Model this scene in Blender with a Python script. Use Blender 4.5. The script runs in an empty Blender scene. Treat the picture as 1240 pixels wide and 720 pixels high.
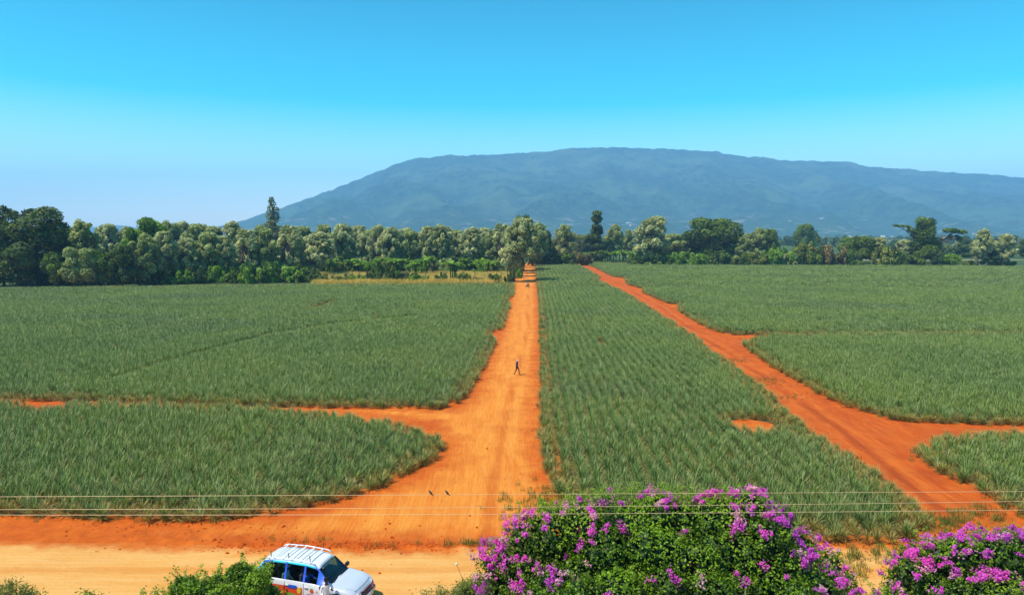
import bpy, bmesh, math, random
import numpy as np
from mathutils import Vector, Matrix, noise
R = math.radians
SC = bpy.context.scene
COL = SC.collection
rng = np.random.default_rng(7)
random.seed(7)

# ------------------------------------------------------------------ camera
H, F, PITCH = 15.8, 850.0, math.atan(77/850)
cp, sp = math.cos(PITCH), math.sin(PITCH)
def ray(px, py):
    u, v = (px-620)/F, (360-py)/F
    return Vector((u, cp+v*sp, -sp+v*cp))
def at(px, py, z=0.0):
    d = ray(px, py); t = (z-H)/d.z
    return Vector((d.x*t, d.y*t, z))
def atY(px, py, Y):
    d = ray(px, py); t = Y/d.y
    return Vector((d.x*t, Y, H+d.z*t))
def proj(P):
    x, y, z = P[0], P[1], P[2]-H
    dep = y*cp - z*sp; up = y*sp + z*cp
    return 620+F*x/dep, 360-F*up/dep
cam = bpy.data.cameras.new('camera'); camo = bpy.data.objects.new('camera', cam); COL.objects.link(camo)
camo.location = (0, 0, H); camo.rotation_euler = (math.pi/2-PITCH, 0, 0)
cam.sensor_width = 36; cam.lens = F/1240*36; cam.clip_start = 0.5; cam.clip_end = 60000
SC.camera = camo

# ------------------------------------------------------------------ materials
class N:
    def __init__(s, name):
        s.m = bpy.data.materials.new(name); s.m.use_nodes = True
        s.t = s.m.node_tree; s.n = s.t.nodes; s.n.clear()
        s.out = s.n.new('ShaderNodeOutputMaterial')
    def a(s, typ, ins=None, **kw):
        nd = s.n.new(typ)
        for k, v in kw.items(): setattr(nd, k, v)
        for k, v in (ins or {}).items():
            if isinstance(v, bpy.types.NodeSocket): s.t.links.new(v, nd.inputs[k])
            else: nd.inputs[k].default_value = v
        return nd
    def pos(s): return s.a('ShaderNodeNewGeometry').outputs['Position']
    def noise(s, vec, scale, detail=4, rough=.55, out='Fac'):
        return s.a('ShaderNodeTexNoise', {'Vector': vec, 'Scale': scale, 'Detail': detail, 'Roughness': rough}).outputs[out]
    def ramp(s, fac, a, b):
        return s.a('ShaderNodeMapRange', {'Value': fac, 'From Min': a, 'From Max': b}, interpolation_type='SMOOTHSTEP').outputs[0]
    def math(s, op, a, b=0.0, clamp=False):
        return s.a('ShaderNodeMath', {0: a, 1: b}, operation=op, use_clamp=clamp).outputs[0]
    def mix(s, fac, a, b):
        nd = s.n.new('ShaderNodeMix'); nd.data_type = 'RGBA'
        def put(i, v):
            if isinstance(v, bpy.types.NodeSocket): s.t.links.new(v, nd.inputs[i])
            else: nd.inputs[i].default_value = v
        put(0, fac)
        put(6, a if isinstance(a, bpy.types.NodeSocket) else (*a, 1)); put(7, b if isinstance(b, bpy.types.NodeSocket) else (*b, 1))
        return nd.outputs[2]
    def attr(s, nm): return s.a('ShaderNodeAttribute', attribute_name=nm).outputs['Fac']
    def bsdf(s, col, rough=.8, bump=None, bs=.3, bd=.05, spec=.3, metal=0, coat=0):
        p = s.n.new('ShaderNodeBsdfPrincipled')
        def put(i, v):
            if isinstance(v, bpy.types.NodeSocket): s.t.links.new(v, p.inputs[i])
            else: p.inputs[i].default_value = v
        put('Base Color', col if isinstance(col, bpy.types.NodeSocket) else (*col, 1))
        put('Roughness', rough); put('Specular IOR Level', spec); put('Metallic', metal); put('Coat Weight', coat)
        if bump is not None:
            b = s.a('ShaderNodeBump', {'Height': bump, 'Strength': bs, 'Distance': bd}); put('Normal', b.outputs[0])
        return p.outputs[0]
    def done(s, sh): s.t.links.new(sh, s.out.inputs['Surface']); return s.m

def leafmat(name, dark, light, trans=.3, tint=None, rough=.55, spec=.3):
    k = N(name); P = k.pos()
    tone = k.attr('tone')
    c = k.mix(tone, dark, light)
    big = k.ramp(k.noise(P, .35, 2), .35, .65)
    c2 = k.mix(big, (.85, .9, .9), (1.15, 1.08, .9))
    mm = k.n.new('ShaderNodeMix'); mm.data_type = 'RGBA'; mm.blend_type = 'MULTIPLY'; mm.inputs[0].default_value = .8
    k.t.links.new(c, mm.inputs[6]); k.t.links.new(c2, mm.inputs[7]); c = mm.outputs[2]
    b = k.bsdf(c, rough, spec=spec)
    tr = k.a('ShaderNodeBsdfTranslucent', {'Color': c})
    mx = k.a('ShaderNodeMixShader', {0: trans, 1: b, 2: tr.outputs[0]})
    return k.done(mx.outputs[0])
def plain(name, col, rough=.6, metal=0, spec=.4, coat=0, nz=.12, ns=6.0):
    k = N(name); P = k.a('ShaderNodeTexCoord').outputs['Object']
    n = k.noise(P, ns, 4)
    d = tuple(c*(1-nz) for c in col); l = tuple(min(1, c*(1+nz)) for c in col)
    return k.done(k.bsdf(k.mix(n, d, l), rough, metal=metal, spec=spec, coat=coat))

def clay_cols(k, P):
    n1 = k.ramp(k.noise(P, .13, 5), .3, .7)
    n2 = k.ramp(k.noise(P, 1.4, 6, .65), .3, .72)
    c = k.mix(n1, (.56, .095, .008), (.70, .165, .016))
    return k.mix(k.math('MULTIPLY', n2, .6), c, (.36, .055, .008)), n2
def m_clay():
    k = N('red_clay'); P = k.pos()
    c, n2 = clay_cols(k, P)
    h = k.math('ADD', k.noise(P, 3.0, 8, .7), k.math('MULTIPLY', k.noise(P, 22, 4, .7), .35))
    return k.done(k.bsdf(c, .95, h, .7, .10, .1))
def m_road(name, light, mid, e0, e1, sx, sy, streak=.6, dusty=(.8, .42, .13), rutc=(.5, .12, .02)):
    """dust over clay: attribute edge = metres in from the border of the sheet"""
    k = N(name); P = k.pos()
    base, n2 = clay_cols(k, P)
    mp = k.a('ShaderNodeMapping', {'Vector': P, 'Scale': (sx, sy, 1)}).outputs[0]
    st = k.ramp(k.noise(mp, 1.0, 6, .62), .32, .68)
    st2 = k.ramp(k.noise(mp, 4.3, 5, .6), .35, .7)
    c = k.mix(st, mid, light)
    c = k.mix(k.math('MULTIPLY', st2, .35), c, dusty)
    rt = k.ramp(k.noise(mp, 2.1, 7, .7), .62, .78)
    c = k.mix(k.math('MULTIPLY', rt, streak), c, rutc)
    e = k.math('ADD', k.attr('edge'), k.math('MULTIPLY', k.math('SUBTRACT', k.noise(P, .55, 6, .65), .5), (e1-e0)*2.0))
    e = k.ramp(e, e0, e1)
    c = k.mix(e, base, c)
    ln = k.math('ADD', k.attr('lane'), k.math('MULTIPLY', k.math('SUBTRACT', k.noise(P, .6, 4), .5), .7))
    rut = k.ramp(k.math('ABSOLUTE', k.math('SUBTRACT', ln, .85)), .42, .12); brk = k.ramp(k.noise(P, .35, 4), .3, .6)
    c = k.mix(k.math('MULTIPLY', k.math('MULTIPLY', rut, brk), .32), c, dusty); mid_ = k.ramp(ln, .45, .1)
    c = k.mix(k.math('MULTIPLY', mid_, .5), c, rutc)
    gr = k.ramp(k.noise(P, 7.0, 6, .75), .30, .75); c = k.mix(k.math('MULTIPLY', gr, .28), c, rutc)
    bl = k.ramp(k.noise(P, .28, 4, .6), .45, .7); c = k.mix(k.math('MULTIPLY', bl, .3), c, rutc)
    h = k.math('ADD', k.noise(P, 4.0, 7, .68), k.math('MULTIPLY', st2, .5))
    return k.done(k.bsdf(c, .93, h, .6, .09, .12))

MAT = {}
MAT['clay'] = m_clay()
MAT['dirt'] = m_road('dirt_road_dust', (.76, .27, .035), (.66, .17, .016), .2, 2.6, 1.1, .12, .6, (.80, .33, .06), (.48, .09, .01))
MAT['pale'] = m_road('pale_road_dust', (.74, .39, .115), (.70, .31, .065), .0, 1.1, .09, 1.1, .3, (.77, .46, .17), (.60, .21, .035))
MAT['track'] = m_road('farm_track_dust', (.60, .108, .009), (.45, .062, .005), .2, 1.6, .9, .14, .75, (.74, .20, .03), (.26, .04, .008))
def m_soil():
    k = N('crop_soil'); P = k.pos()
    c = k.mix(k.noise(P, .8, 5), (.10, .055, .02), (.20, .10, .03))
    c = k.mix(k.ramp(k.noise(P, 5, 5, .7), .4, .7), c, (.08, .085, .028))
    return k.done(k.bsdf(c, .95, k.noise(P, 4, 6), .6, .1, .1))
MAT['soil'] = m_soil()
def m_plain():
    k = N('far_plain'); P = k.pos()
    mp = k.a('ShaderNodeMapping', {'Vector': P, 'Scale': (.35, 1, 1)}).outputs[0]
    v = k.a('ShaderNodeTexVoronoi', {'Vector': mp, 'Scale': .011}).outputs['Color']
    vx = k.a('ShaderNodeSeparateColor', {0: v}).outputs[0]
    c = k.mix(vx, (.055, .10, .035), (.13, .17, .06))
    c = k.mix(k.math('GREATER_THAN', vx, .82), c, (.40, .30, .15))
    c = k.mix(k.ramp(k.noise(P, .02, 5), .45, .6), c, (.05, .085, .03))
    near = k.ramp(k.a('ShaderNodeVectorMath', {0: P}, operation='LENGTH').outputs['Value'], 350, 520)
    g = k.mix(k.ramp(k.noise(P, .12, 6), .35, .65), (.035, .055, .015), (.09, .11, .03))
    c = k.mix(near, g, c)
    return k.done(k.bsdf(c, .95, k.noise(P, .5, 5), .5, .5, .1))
MAT['plain'] = m_plain()
def m_hill():
    k = N('forested_slope'); P = k.pos()
    z = k.a('ShaderNodeSeparateXYZ', {0: P}).outputs[2]
    c = k.mix(k.ramp(k.noise(P, .016, 10, .85), .42, .58), (.008, .022, .008), (.095, .155, .045))
    c = k.mix(k.ramp(k.noise(P, .0021, 8, .7), .47, .62), c, (.15, .21, .07)); c = k.mix(k.math('MULTIPLY', k.ramp(k.noise(P, .0033, 7, .7), .52, .66), .8), c, (.008, .02, .01))
    low = k.ramp(z, 230, 10)
    c = k.mix(k.math('MULTIPLY', low, .7), c, (.085, .145, .05))
    sq = k.a('ShaderNodeMapping', {'Vector': P, 'Scale': (.45, 1, 1)}).outputs[0]
    bare = k.math('MULTIPLY', k.ramp(k.noise(sq, .017, 7, .7), .56, .62), k.ramp(z, 190, 60))
    c = k.mix(k.math('MULTIPLY', bare, .9), c, (.46, .38, .24))
    bare2 = k.math('MULTIPLY', k.ramp(k.noise(P, .003, 9, .75), .655, .70), .6)
    c = k.mix(bare2, c, (.22, .24, .12))
    return k.done(k.bsdf(c, .95, k.noise(P, .018, 10, .8), 1.0, 60, .05))
MAT['hill'] = m_hill()
def m_pine():
    k = N('pineapple_leaf'); P = k.pos()
    t = k.attr('t'); low = k.attr('low')
    rnd = k.a('ShaderNodeObjectInfo').outputs['Random']
    patch = k.ramp(k.noise(P, .045, 4, .6), .38, .62)
    c = k.mix(rnd, (.066, .125, .017), (.16, .235, .042))
    c = k.mix(k.math('MULTIPLY', patch, .7), c, (.19, .25, .03)); c = k.mix(k.math('MULTIPLY', k.ramp(k.noise(P, .021, 5, .65), .5, .68), .6), c, (.05, .095, .045))
    c = k.mix(k.math('MULTIPLY', k.math('GREATER_THAN', k.math('FRACT', k.math('MULTIPLY', rnd, 17.3)), .86), .5), c, (.36, .38, .14))
    tip = k.ramp(t, .55, 1.0)
    c = k.mix(k.math('MULTIPLY', tip, .55), c, (.47, .55, .19))
    c = k.mix(k.math('MULTIPLY', low, .8), c, (.46, .27, .055))
    b = k.bsdf(c, .5, spec=.28)
    tr = k.a('ShaderNodeBsdfTranslucent', {'Color': c})
    mx = k.a('ShaderNodeMixShader', {0: .12, 1: b, 2: tr.outputs[0]})
    return k.done(mx.outputs[0])
MAT['pine'] = m_pine()
MAT['grev'] = leafmat('silvery_leaf', (.26, .31, .09), (.90, .90, .50), .5)
MAT['grev2'] = leafmat('olive_leaf', (.18, .25, .055), (.70, .74, .30), .5)
MAT['dark'] = leafmat('dark_leaf', (.03, .055, .012), (.20, .27, .05), .35)
MAT['dgrn'] = leafmat('mid_green_leaf', (.04, .08, .01), (.27, .37, .045), .35)
MAT['brt'] = leafmat('bright_leaf', (.11, .22, .015), (.36, .54, .04), .4)
MAT['yel'] = leafmat('yellow_green_leaf', (.10, .13, .02), (.42, .44, .07), .35)
MAT['brown'] = leafmat('brownish_leaf', (.11, .09, .03), (.36, .28, .10), .3)
MAT['con'] = leafmat('grey_needle', (.10, .13, .07), (.36, .40, .25), .3)
MAT['ban'] = leafmat('banana_leaf', (.10, .22, .02), (.38, .58, .06), .45, rough=.4)
MAT['bushl'] = leafmat('bush_leaf', (.042, .10, .005), (.31, .50, .022), .42, rough=.45)
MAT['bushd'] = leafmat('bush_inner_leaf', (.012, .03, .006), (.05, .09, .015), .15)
MAT['bract'] = leafmat('magenta_bract', (.74, .045, .54), (.93, .19, .82), .5)
MAT['bractp'] = leafmat('faded_bract', (.62, .28, .36), (.84, .48, .58), .4)
MAT['dry'] = leafmat('dry_grass', (.62, .42, .07), (.88, .66, .16), .4)
MAT['weed'] = leafmat('weed_leaf', (.09, .12, .02), (.26, .30, .05), .3)
MAT['bark'] = plain('bark', (.16, .12, .085), .9, ns=3, nz=.35)
MAT['barkd'] = plain('dark_bark', (.08, .06, .045), .9, ns=3, nz=.35)

# ------------------------------------------------------------------ object helpers
def tag(o, label=None, cat=None, group=None, kind=None):
    if label: o['label'] = label
    if cat: o['category'] = cat
    if group: o['group'] = group
    if kind: o['kind'] = kind
    return o
def link(name, me, m=None, parent=None, smooth=False):
    o = bpy.data.objects.new(name, me); COL.objects.link(o)
    if m is not None:
        for x in (m if isinstance(m, (list, tuple)) else [m]): me.materials.append(x)
    if parent: o.parent = parent
    if smooth: me.shade_smooth()
    return o
def empty(name, loc=(0, 0, 0), rz=0.0):
    o = bpy.data.objects.new(name, None); COL.objects.link(o)
    o.empty_display_size = .3; o.location = loc; o.rotation_euler = (0, 0, rz); return o
KIDS = {}
def dup(root, loc, rz, scl):
    r = root.copy(); COL.objects.link(r); r.location = loc; r.rotation_euler = (0, 0, rz); r.scale = scl
    for c in root.children:
        d = c.copy(); COL.objects.link(d); d.parent = r
    return r
def npmesh(name, V, Fc, attrs=None):
    """V (n,3); Fc (m,k) int; attrs name -> (domain, array)"""
    me = bpy.data.meshes.new(name); V = np.asarray(V, np.float32); Fc = np.asarray(Fc, np.int32)
    me.vertices.add(len(V)); me.vertices.foreach_set('co', V.ravel())
    if len(Fc):
        k = Fc.shape[1]
        me.loops.add(Fc.size); me.loops.foreach_set('vertex_index', Fc.ravel())
        me.polygons.add(len(Fc)); me.polygons.foreach_set('loop_start', np.arange(0, Fc.size, k, dtype=np.int32))
    for nm, (dom, a) in (attrs or {}).items():
        at_ = me.attributes.new(nm, 'FLOAT', dom); at_.data.foreach_set('value', np.asarray(a, np.float32).ravel())
    me.update(calc_edges=True); me.validate(); return me

def unit(v): return v/np.maximum(np.linalg.norm(v, axis=1, keepdims=True), 1e-9)
def leaves(P, Nn, size, g, aspect=.55, up=0.0, tone=None, fold=.25):
    """diamond leaves at P, facing Nn (blended with noise)"""
    n = len(P); size = np.broadcast_to(size, (n,))[:, None]
    Nn = unit(Nn + g.normal(0, .55, (n, 3)))
    a = unit(np.cross(Nn, g.normal(0, 1, (n, 3))) + np.array([0, 0, up]))
    b = unit(np.cross(Nn, a))
    L = size*g.uniform(.7, 1.3, (n, 1)); W = L*aspect
    v0 = P - a*L*.5; v2 = P + a*L*.5 - Nn*L*.15; v1 = P + b*W*.5 + Nn*L*fold*.3; v3 = P - b*W*.5 + Nn*L*fold*.3
    V = np.stack([v0, v1, v2, v3], 1).reshape(-1, 3); Fc = np.arange(4*n).reshape(-1, 4)
    if tone is None: tone = g.uniform(0, 1, n)
    return V, Fc, tone
def lobe_points(lobes, n, g, shell=.55, upb=.25, cull=.72):
    L = np.array(lobes, float); C, Rr = L[:, :3], L[:, 3:6]
    w = (Rr[:, 0]*Rr[:, 1]+Rr[:, 0]*Rr[:, 2]+Rr[:, 1]*Rr[:, 2]); w /= w.sum()
    idx = g.choice(len(L), int(n*1.7), p=w)
    u = unit(g.normal(0, 1, (len(idx), 3)) + np.array([0, 0, upb]))
    r = shell + (1-shell)*np.sqrt(g.uniform(0, 1, (len(idx), 1))) 
    r = r*(1+g.normal(0, .07, (len(idx), 1)))
    P = C[idx] + u*r*Rr[idx]
    keep = np.ones(len(P), bool)
    for i in range(len(L)):
        d = (((P-C[i])/Rr[i])**2).sum(1); keep &= ~((d < cull*cull) & (idx != i))
    P, u, idx = P[keep][:n], u[keep][:n], idx[keep][:n]
    return P, u, idx
def crown_mesh(name, lobes, n, leaf, seed, aspect=.6, shell=.55, upb=.25, up=0., lobetone=.35):
    g = np.random.default_rng(seed)
    P, u, idx = lobe_points(lobes, n, g, shell, upb)
    lt = g.uniform(-lobetone, lobetone, len(lobes))[idx]
    V, Fc, tone = leaves(P, u, leaf, g, aspect, up, np.clip(g.beta(1.6, 1.9, len(P))+lt, 0, 1))
    return npmesh(name, V, Fc, {'tone': ('FACE', tone)})

class Tubes:
    def __init__(s): s.V = []; s.F = []; s.c = 0
    def tube(s, path, rad, n=6, cap=True):
        path = [Vector(p) for p in path]; rings = []
        for i, p in enumerate(path):
            d = (path[min(i+1, len(path)-1)]-path[max(i-1, 0)]).normalized()
            q = d.to_track_quat('Z', 'Y'); r = rad[i] if hasattr(rad, '__len__') else rad
            rings.append([p+q@Vector((r*math.cos(2*math.pi*k/n), r*math.sin(2*math.pi*k/n), 0)) for k in range(n)])
        b = s.c
        for rg in rings: s.V += [tuple(v) for v in rg]
        s.c += n*len(path)
        for i in range(len(path)-1):
            for k in range(n):
                s.F.append((b+i*n+k, b+i*n+(k+1) % n, b+(i+1)*n+(k+1) % n, b+(i+1)*n+k))
        if cap: s.F.append(tuple(b+k for k in range(n))[::-1]); s.F.append(tuple(b+(len(path)-1)*n+k for k in range(n)))
        return s
    def box(s, c, d, rot=None):
        b = s.c; M = rot or Matrix.Identity(3)
        for x in (-1, 1):
            for y in (-1, 1):
                for z in (-1, 1): s.V.append(tuple(Vector(c)+M@Vector((x*d[0]/2, y*d[1]/2, z*d[2]/2))))
        for f in ((0, 1, 3, 2), (4, 6, 7, 5), (0, 4, 5, 1), (2, 3, 7, 6), (0, 2, 6, 4), (1, 5, 7, 3)): s.F.append(tuple(b+i for i in f))
        s.c += 8; return s
    def ball(s, c, r, nu=10, nv=7, rot=None):
        r = r if hasattr(r, '__len__') else (r, r, r); b = s.c; M = rot or Matrix.Identity(3)
        for j in range(nv+1):
            th = math.pi*j/nv
            for i in range(nu):
                ph = 2*math.pi*i/nu
                s.V.append(tuple(Vector(c)+M@Vector((r[0]*math.sin(th)*math.cos(ph), r[1]*math.sin(th)*math.sin(ph), r[2]*math.cos(th)))))
        for j in range(nv):
            for i in range(nu):
                s.F.append((b+j*nu+i, b+(j+1)*nu+i, b+(j+1)*nu+(i+1) % nu, b+j*nu+(i+1) % nu))
        s.c += nu*(nv+1); return s
    def quad(s, *p):
        b = s.c; s.V += [tuple(q) for q in p]; s.F.append(tuple(range(b, b+len(p)))); s.c += len(p); return s
    def mesh(s, name, bevel=0):
        me = bpy.data.meshes.new(name); me.from_pydata(s.V, [], s.F)
        bm = bmesh.new(); bm.from_mesh(me); bmesh.ops.remove_doubles(bm, verts=bm.verts, dist=1e-5)
        if bevel: bmesh.ops.bevel(bm, geom=bm.edges[:], offset=bevel, segments=2, affect='EDGES', clamp_overlap=True)
        bm.to_mesh(me); bm.free(); me.update(); return me

# ------------------------------------------------------------------ polygons of the place (pixel outline -> ground metres)
def gp(pts): return [at(p[0], p[1], p[2] if len(p) > 2 else 0.0).xy for p in pts]
T = .76
A_ = gp([(-330, 484), (0, 485), (100, 486), (200, 489), (300, 492), (400, 493), (530, 495), (548, 490), (562, 480), (572, 466), (580, 452), (589, 433), (598, 417), (596, 410), (592, 406), (594, 402), (606, 399),
     (613, 381), (617, 368), (612, 366), (621, 357), (621, 345), (620, 341, T), (300, 344, T), (0, 347.5, T), (-330, 351, T)])
B_ = gp([(-330, 488, T), (0, 481.5, T), (38, 482, T), (46, 487.5, T), (66, 487.5, T), (76, 482, T), (200, 484.5, T), (300, 488.5, T), (420, 497, T), (480, 507.5, T), (500, 514, T), (518, 522, T), (530, 531, T*.5), (534, 541), (531, 548), (516, 561), (489, 575),
     (458, 590), (420, 602), (382, 612), (323, 619), (278, 628), (222, 631), (173, 630), (100, 626), (0, 623), (-330, 618)])
C_ = gp([(649.5, 317.5, T), (651, 340), (654, 366), (655, 404), (657, 428), (657, 480), (658, 520), (660, 550), (666, 577), (683, 603), (712, 626), (760, 642), (850, 650), (992, 655), (1034, 657), (1074, 658), (1094, 652), (1114, 645),
     (1119, 631, T), (1115, 615, T), (1098, 594, T), (1050, 560, T), (1023.6, 542, T), (981, 518, T), (929, 472, T), (882, 435, T), (855, 419, T), (838, 402, T), (819.5, 391, T),
     (792, 373, T), (771, 361, T), (750, 349, T), (731, 341, T), (721, 336.5, T), (727, 333, T), (700, 318, T)])
D_ = gp([(705, 318.4), (731.5, 330), (740, 335), (756.6, 337), (761, 344.6), (773, 348), (779, 349.5), (780, 355), (794, 361), (809, 367.7), (822.7, 368.7), (822.7, 377), (836, 385.5),
     (863.5, 401), (889, 405.4), (920, 406.5), (1240, 404.5), (1560, 403), (1560, 323, T), (1240, 321.5, T), (1000, 319.5, T), (706, 317.8, T)])
E_ = gp([(1560, 403.4), (1240, 404.9), (1100, 405.9, 0), (935, 407.2, .2), (905, 410.5, T*.8), (901, 419), (926, 438), (965.6, 461), (993, 476.5), (1026.7, 493), (1063, 501), (1088, 510), (1155, 513), (1240, 515), (1560, 520)])
F_ = gp([(1560, 512, T), (1240, 518, T), (1170, 519, T), (1140, 525.5, T), (1115, 539, T), (1111, 547), (1124.5, 562), (1146, 576), (1185.6, 591), (1210, 609.5), (1240, 623), (1330, 668), (1560, 660)])

def inpoly(X, Y, poly):
    ins = np.zeros(X.shape, bool); n = len(poly)
    for i in range(n):
        x1, y1 = poly[i]; x2, y2 = poly[(i+1) % n]
        if y1 == y2: continue
        c = ((y1 > Y) != (y2 > Y)) & (X < (x2-x1)*(Y-y1)/(y2-y1)+x1); ins ^= c
    return ins
def pdist(X, Y, poly, closed=True):
    d = np.full(X.shape, 1e9); n = len(poly)
    for i in range(n if closed else n-1):
        x1, y1 = poly[i]; x2, y2 = poly[(i+1) % n]; dx, dy = x2-x1, y2-y1; L = dx*dx+dy*dy+1e-12
        t = np.clip(((X-x1)*dx+(Y-y1)*dy)/L, 0, 1); d = np.minimum(d, np.hypot(X-x1-t*dx, Y-y1-t*dy))
    return d

# ------------------------------------------------------------------ ground sheets on two shared lattices
berm = [tuple(at(a, b).xy) for a, b in ((150, 652), (330, 658), (430, 664), (520, 664), (590, 663), (640, 660))]
def hgt(X, Y):
    d = pdist(X, Y, berm, False)
    out = np.zeros(X.shape)
    fx = np.clip((40-np.abs(X))/6, 0, 1)*np.clip((60-Y)/6, 0, 1)*np.clip((Y-26)/2, 0, 1)
    s = np.sin(X*1.9+np.sin(Y*1.3)*1.5)*np.sin(Y*2.3+np.sin(X*.9)*2)
    out += fx*(.012*s + .10*np.exp(-(d/.55)**2)*(.7+.5*s+.5*np.sin(X*5.1+Y*3)))
    return out
LANES = {'dirt_road': [(637, 322), (640, 345), (638, 400), (627, 450), (614, 500), (602, 560), (592, 620), (588, 660)], 'farm_track': [(706, 319), (745, 341), (800, 372), (850, 408), (905, 442), (960, 480), (1020, 522), (1090, 578), (1160, 632)], 'murram_road': [(-400, 690), (1640, 690)]}
def sheet(name, m, z, poly, bounds, step, near):
    x0, x1, y0, y1 = bounds; xs = np.arange(x0, x1+step/2, step); ys = np.arange(y0, y1+step/2, step)
    X, Y = np.meshgrid(xs, ys); nx, ny = len(xs), len(ys)
    cx, cy = X[:-1, :-1]+step/2, Y[:-1, :-1]+step/2
    keep = inpoly(cx, cy, poly) if poly is not None else np.ones(cx.shape, bool)
    i = np.arange(nx*ny).reshape(ny, nx)
    Fc = np.stack([i[:-1, :-1], i[:-1, 1:], i[1:, 1:], i[1:, :-1]], -1)[keep]
    used = np.unique(Fc); mp = np.full(nx*ny, -1); mp[used] = np.arange(len(used))
    Xf, Yf = X.ravel()[used], Y.ravel()[used]
    Z = (hgt(Xf, Yf) if near else 0)+z
    e = pdist(Xf, Yf, poly) if poly is not None else np.full(len(Xf), 9.0)
    ln = pdist(Xf, Yf, [tuple(at(*q).xy) for q in LANES[name]], False) if name in LANES else np.full(len(Xf), 9.0)
    return np.stack([Xf, Yf, np.broadcast_to(Z, Xf.shape)], 1), mp[Fc], np.stack([e, ln], 1)
NB = (-42, 42, 24, 62)
def ground_obj(name, m, z, poly):
    parts = []
    parts.append(sheet(name, m, z, poly, NB, .25, True))
    for b in ((-120, 160, 62, 450), (-120, -42, 14, 62), (42, 160, 14, 62)):
        parts.append(sheet(name, m, z, poly, b, 1.0, False))
    if m == MAT['clay']:
        for b in ((-42, 42, 14, 24), (-400, -120, 14, 450), (160, 500, 14, 450)):
            parts.append(sheet(name, m, z, poly, b, 2.0, False))
    V = []; Fc = []; E = []; c = 0
    for v, f, e in parts: V.append(v); Fc.append(f+c); E.append(e); c += len(v)
    o = link(name, npmesh(name, np.concatenate(V), np.concatenate(Fc), {'edge': ('POINT', np.concatenate(E)[:, 0]), 'lane': ('POINT', np.concatenate(E)[:, 1])}), m, smooth=True)
    return tag(o, kind='structure')
earth_poly = [(-330, 14), (400, 14)]+gp([(1900, 322, T), (1240, 320.6, T), (706, 316.8, T), (652, 309), (616, 309), (619, 340, T), (300, 343, T), (0, 346.5, T), (-330, 350, T), (-900, 356, T)])
ground_obj('red_earth', MAT['clay'], .004, earth_poly)
W = lambda *p: [tuple(q) for q in gp(p)]
dirt_poly = W((622, 313), (649, 313), (652, 340), (656, 404), (659, 480), (660, 540), (668, 575), (700, 612), (735, 642), (600, 659), (450, 660), (250, 655), (120, 646), (260, 634), (380, 616), (455, 593), (520, 562), (540, 535), (520, 512), (440, 502), (300, 497), (300, 491), (440, 493), (545, 494), (566, 478), (588, 433), (603, 400), (616, 360), (620, 340))
ground_obj('dirt_road', MAT['dirt'], .008, dirt_poly)
pale_poly = [(-120, at(0, 655).y)] + [tuple(at(a, b).xy) for a, b in ((0, 655), (200, 659), (350, 664), (560, 664), (700, 660), (900, 657), (1040, 658))] + [(22, at(600, 664).y+.4), (160, at(600, 664).y+1), (160, 25), (-120, 25)]
ground_obj('murram_road', MAT['pale'], .012, pale_poly)
track_poly = W((700, 317.5), (706, 317.5), (735, 331), (780, 352), (825, 377), (864, 400), (905, 412), (930, 437), (990, 474), (1060, 500), (1160, 511), (1300, 513), (1300, 519), (1170, 521), (1115, 541), (1125, 562), (1185, 590), (1260, 640), (1120, 660), (1118, 640), (1095, 600), (1020, 555), (970, 518), (925, 478), (870, 436), (830, 405), (780, 372), (730, 345), (715, 330))
ground_obj('farm_track', MAT['track'], .008, track_poly)

# the wide plain, one sheet to the horizon
def plain_h(x, y): return 0.0
rs = [0]+[30*1.17**i for i in range(0, 41)]; rs = [r for r in rs if r < 9300]+[9400]
Vv = [(0, 0, 0)]; Ff = []
na = 96
for r in rs[1:]:
    for k in range(na): Vv.append((r*math.sin(2*math.pi*k/na), r*math.cos(2*math.pi*k/na), -.02))
Vv[0] = (0, 0, -.02)
me = bpy.data.meshes.new('ground')
for k in range(na): Ff.append((0, 1+(k+1) % na, 1+k))
for j in range(len(rs)-2):
    for k in range(na):
        a = 1+j*na; Ff.append((a+k, a+(k+1) % na, a+na+(k+1) % na, a+na+k))
me.from_pydata(Vv, [], Ff); tag(link('ground', me, MAT['plain']), kind='structure')

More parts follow.
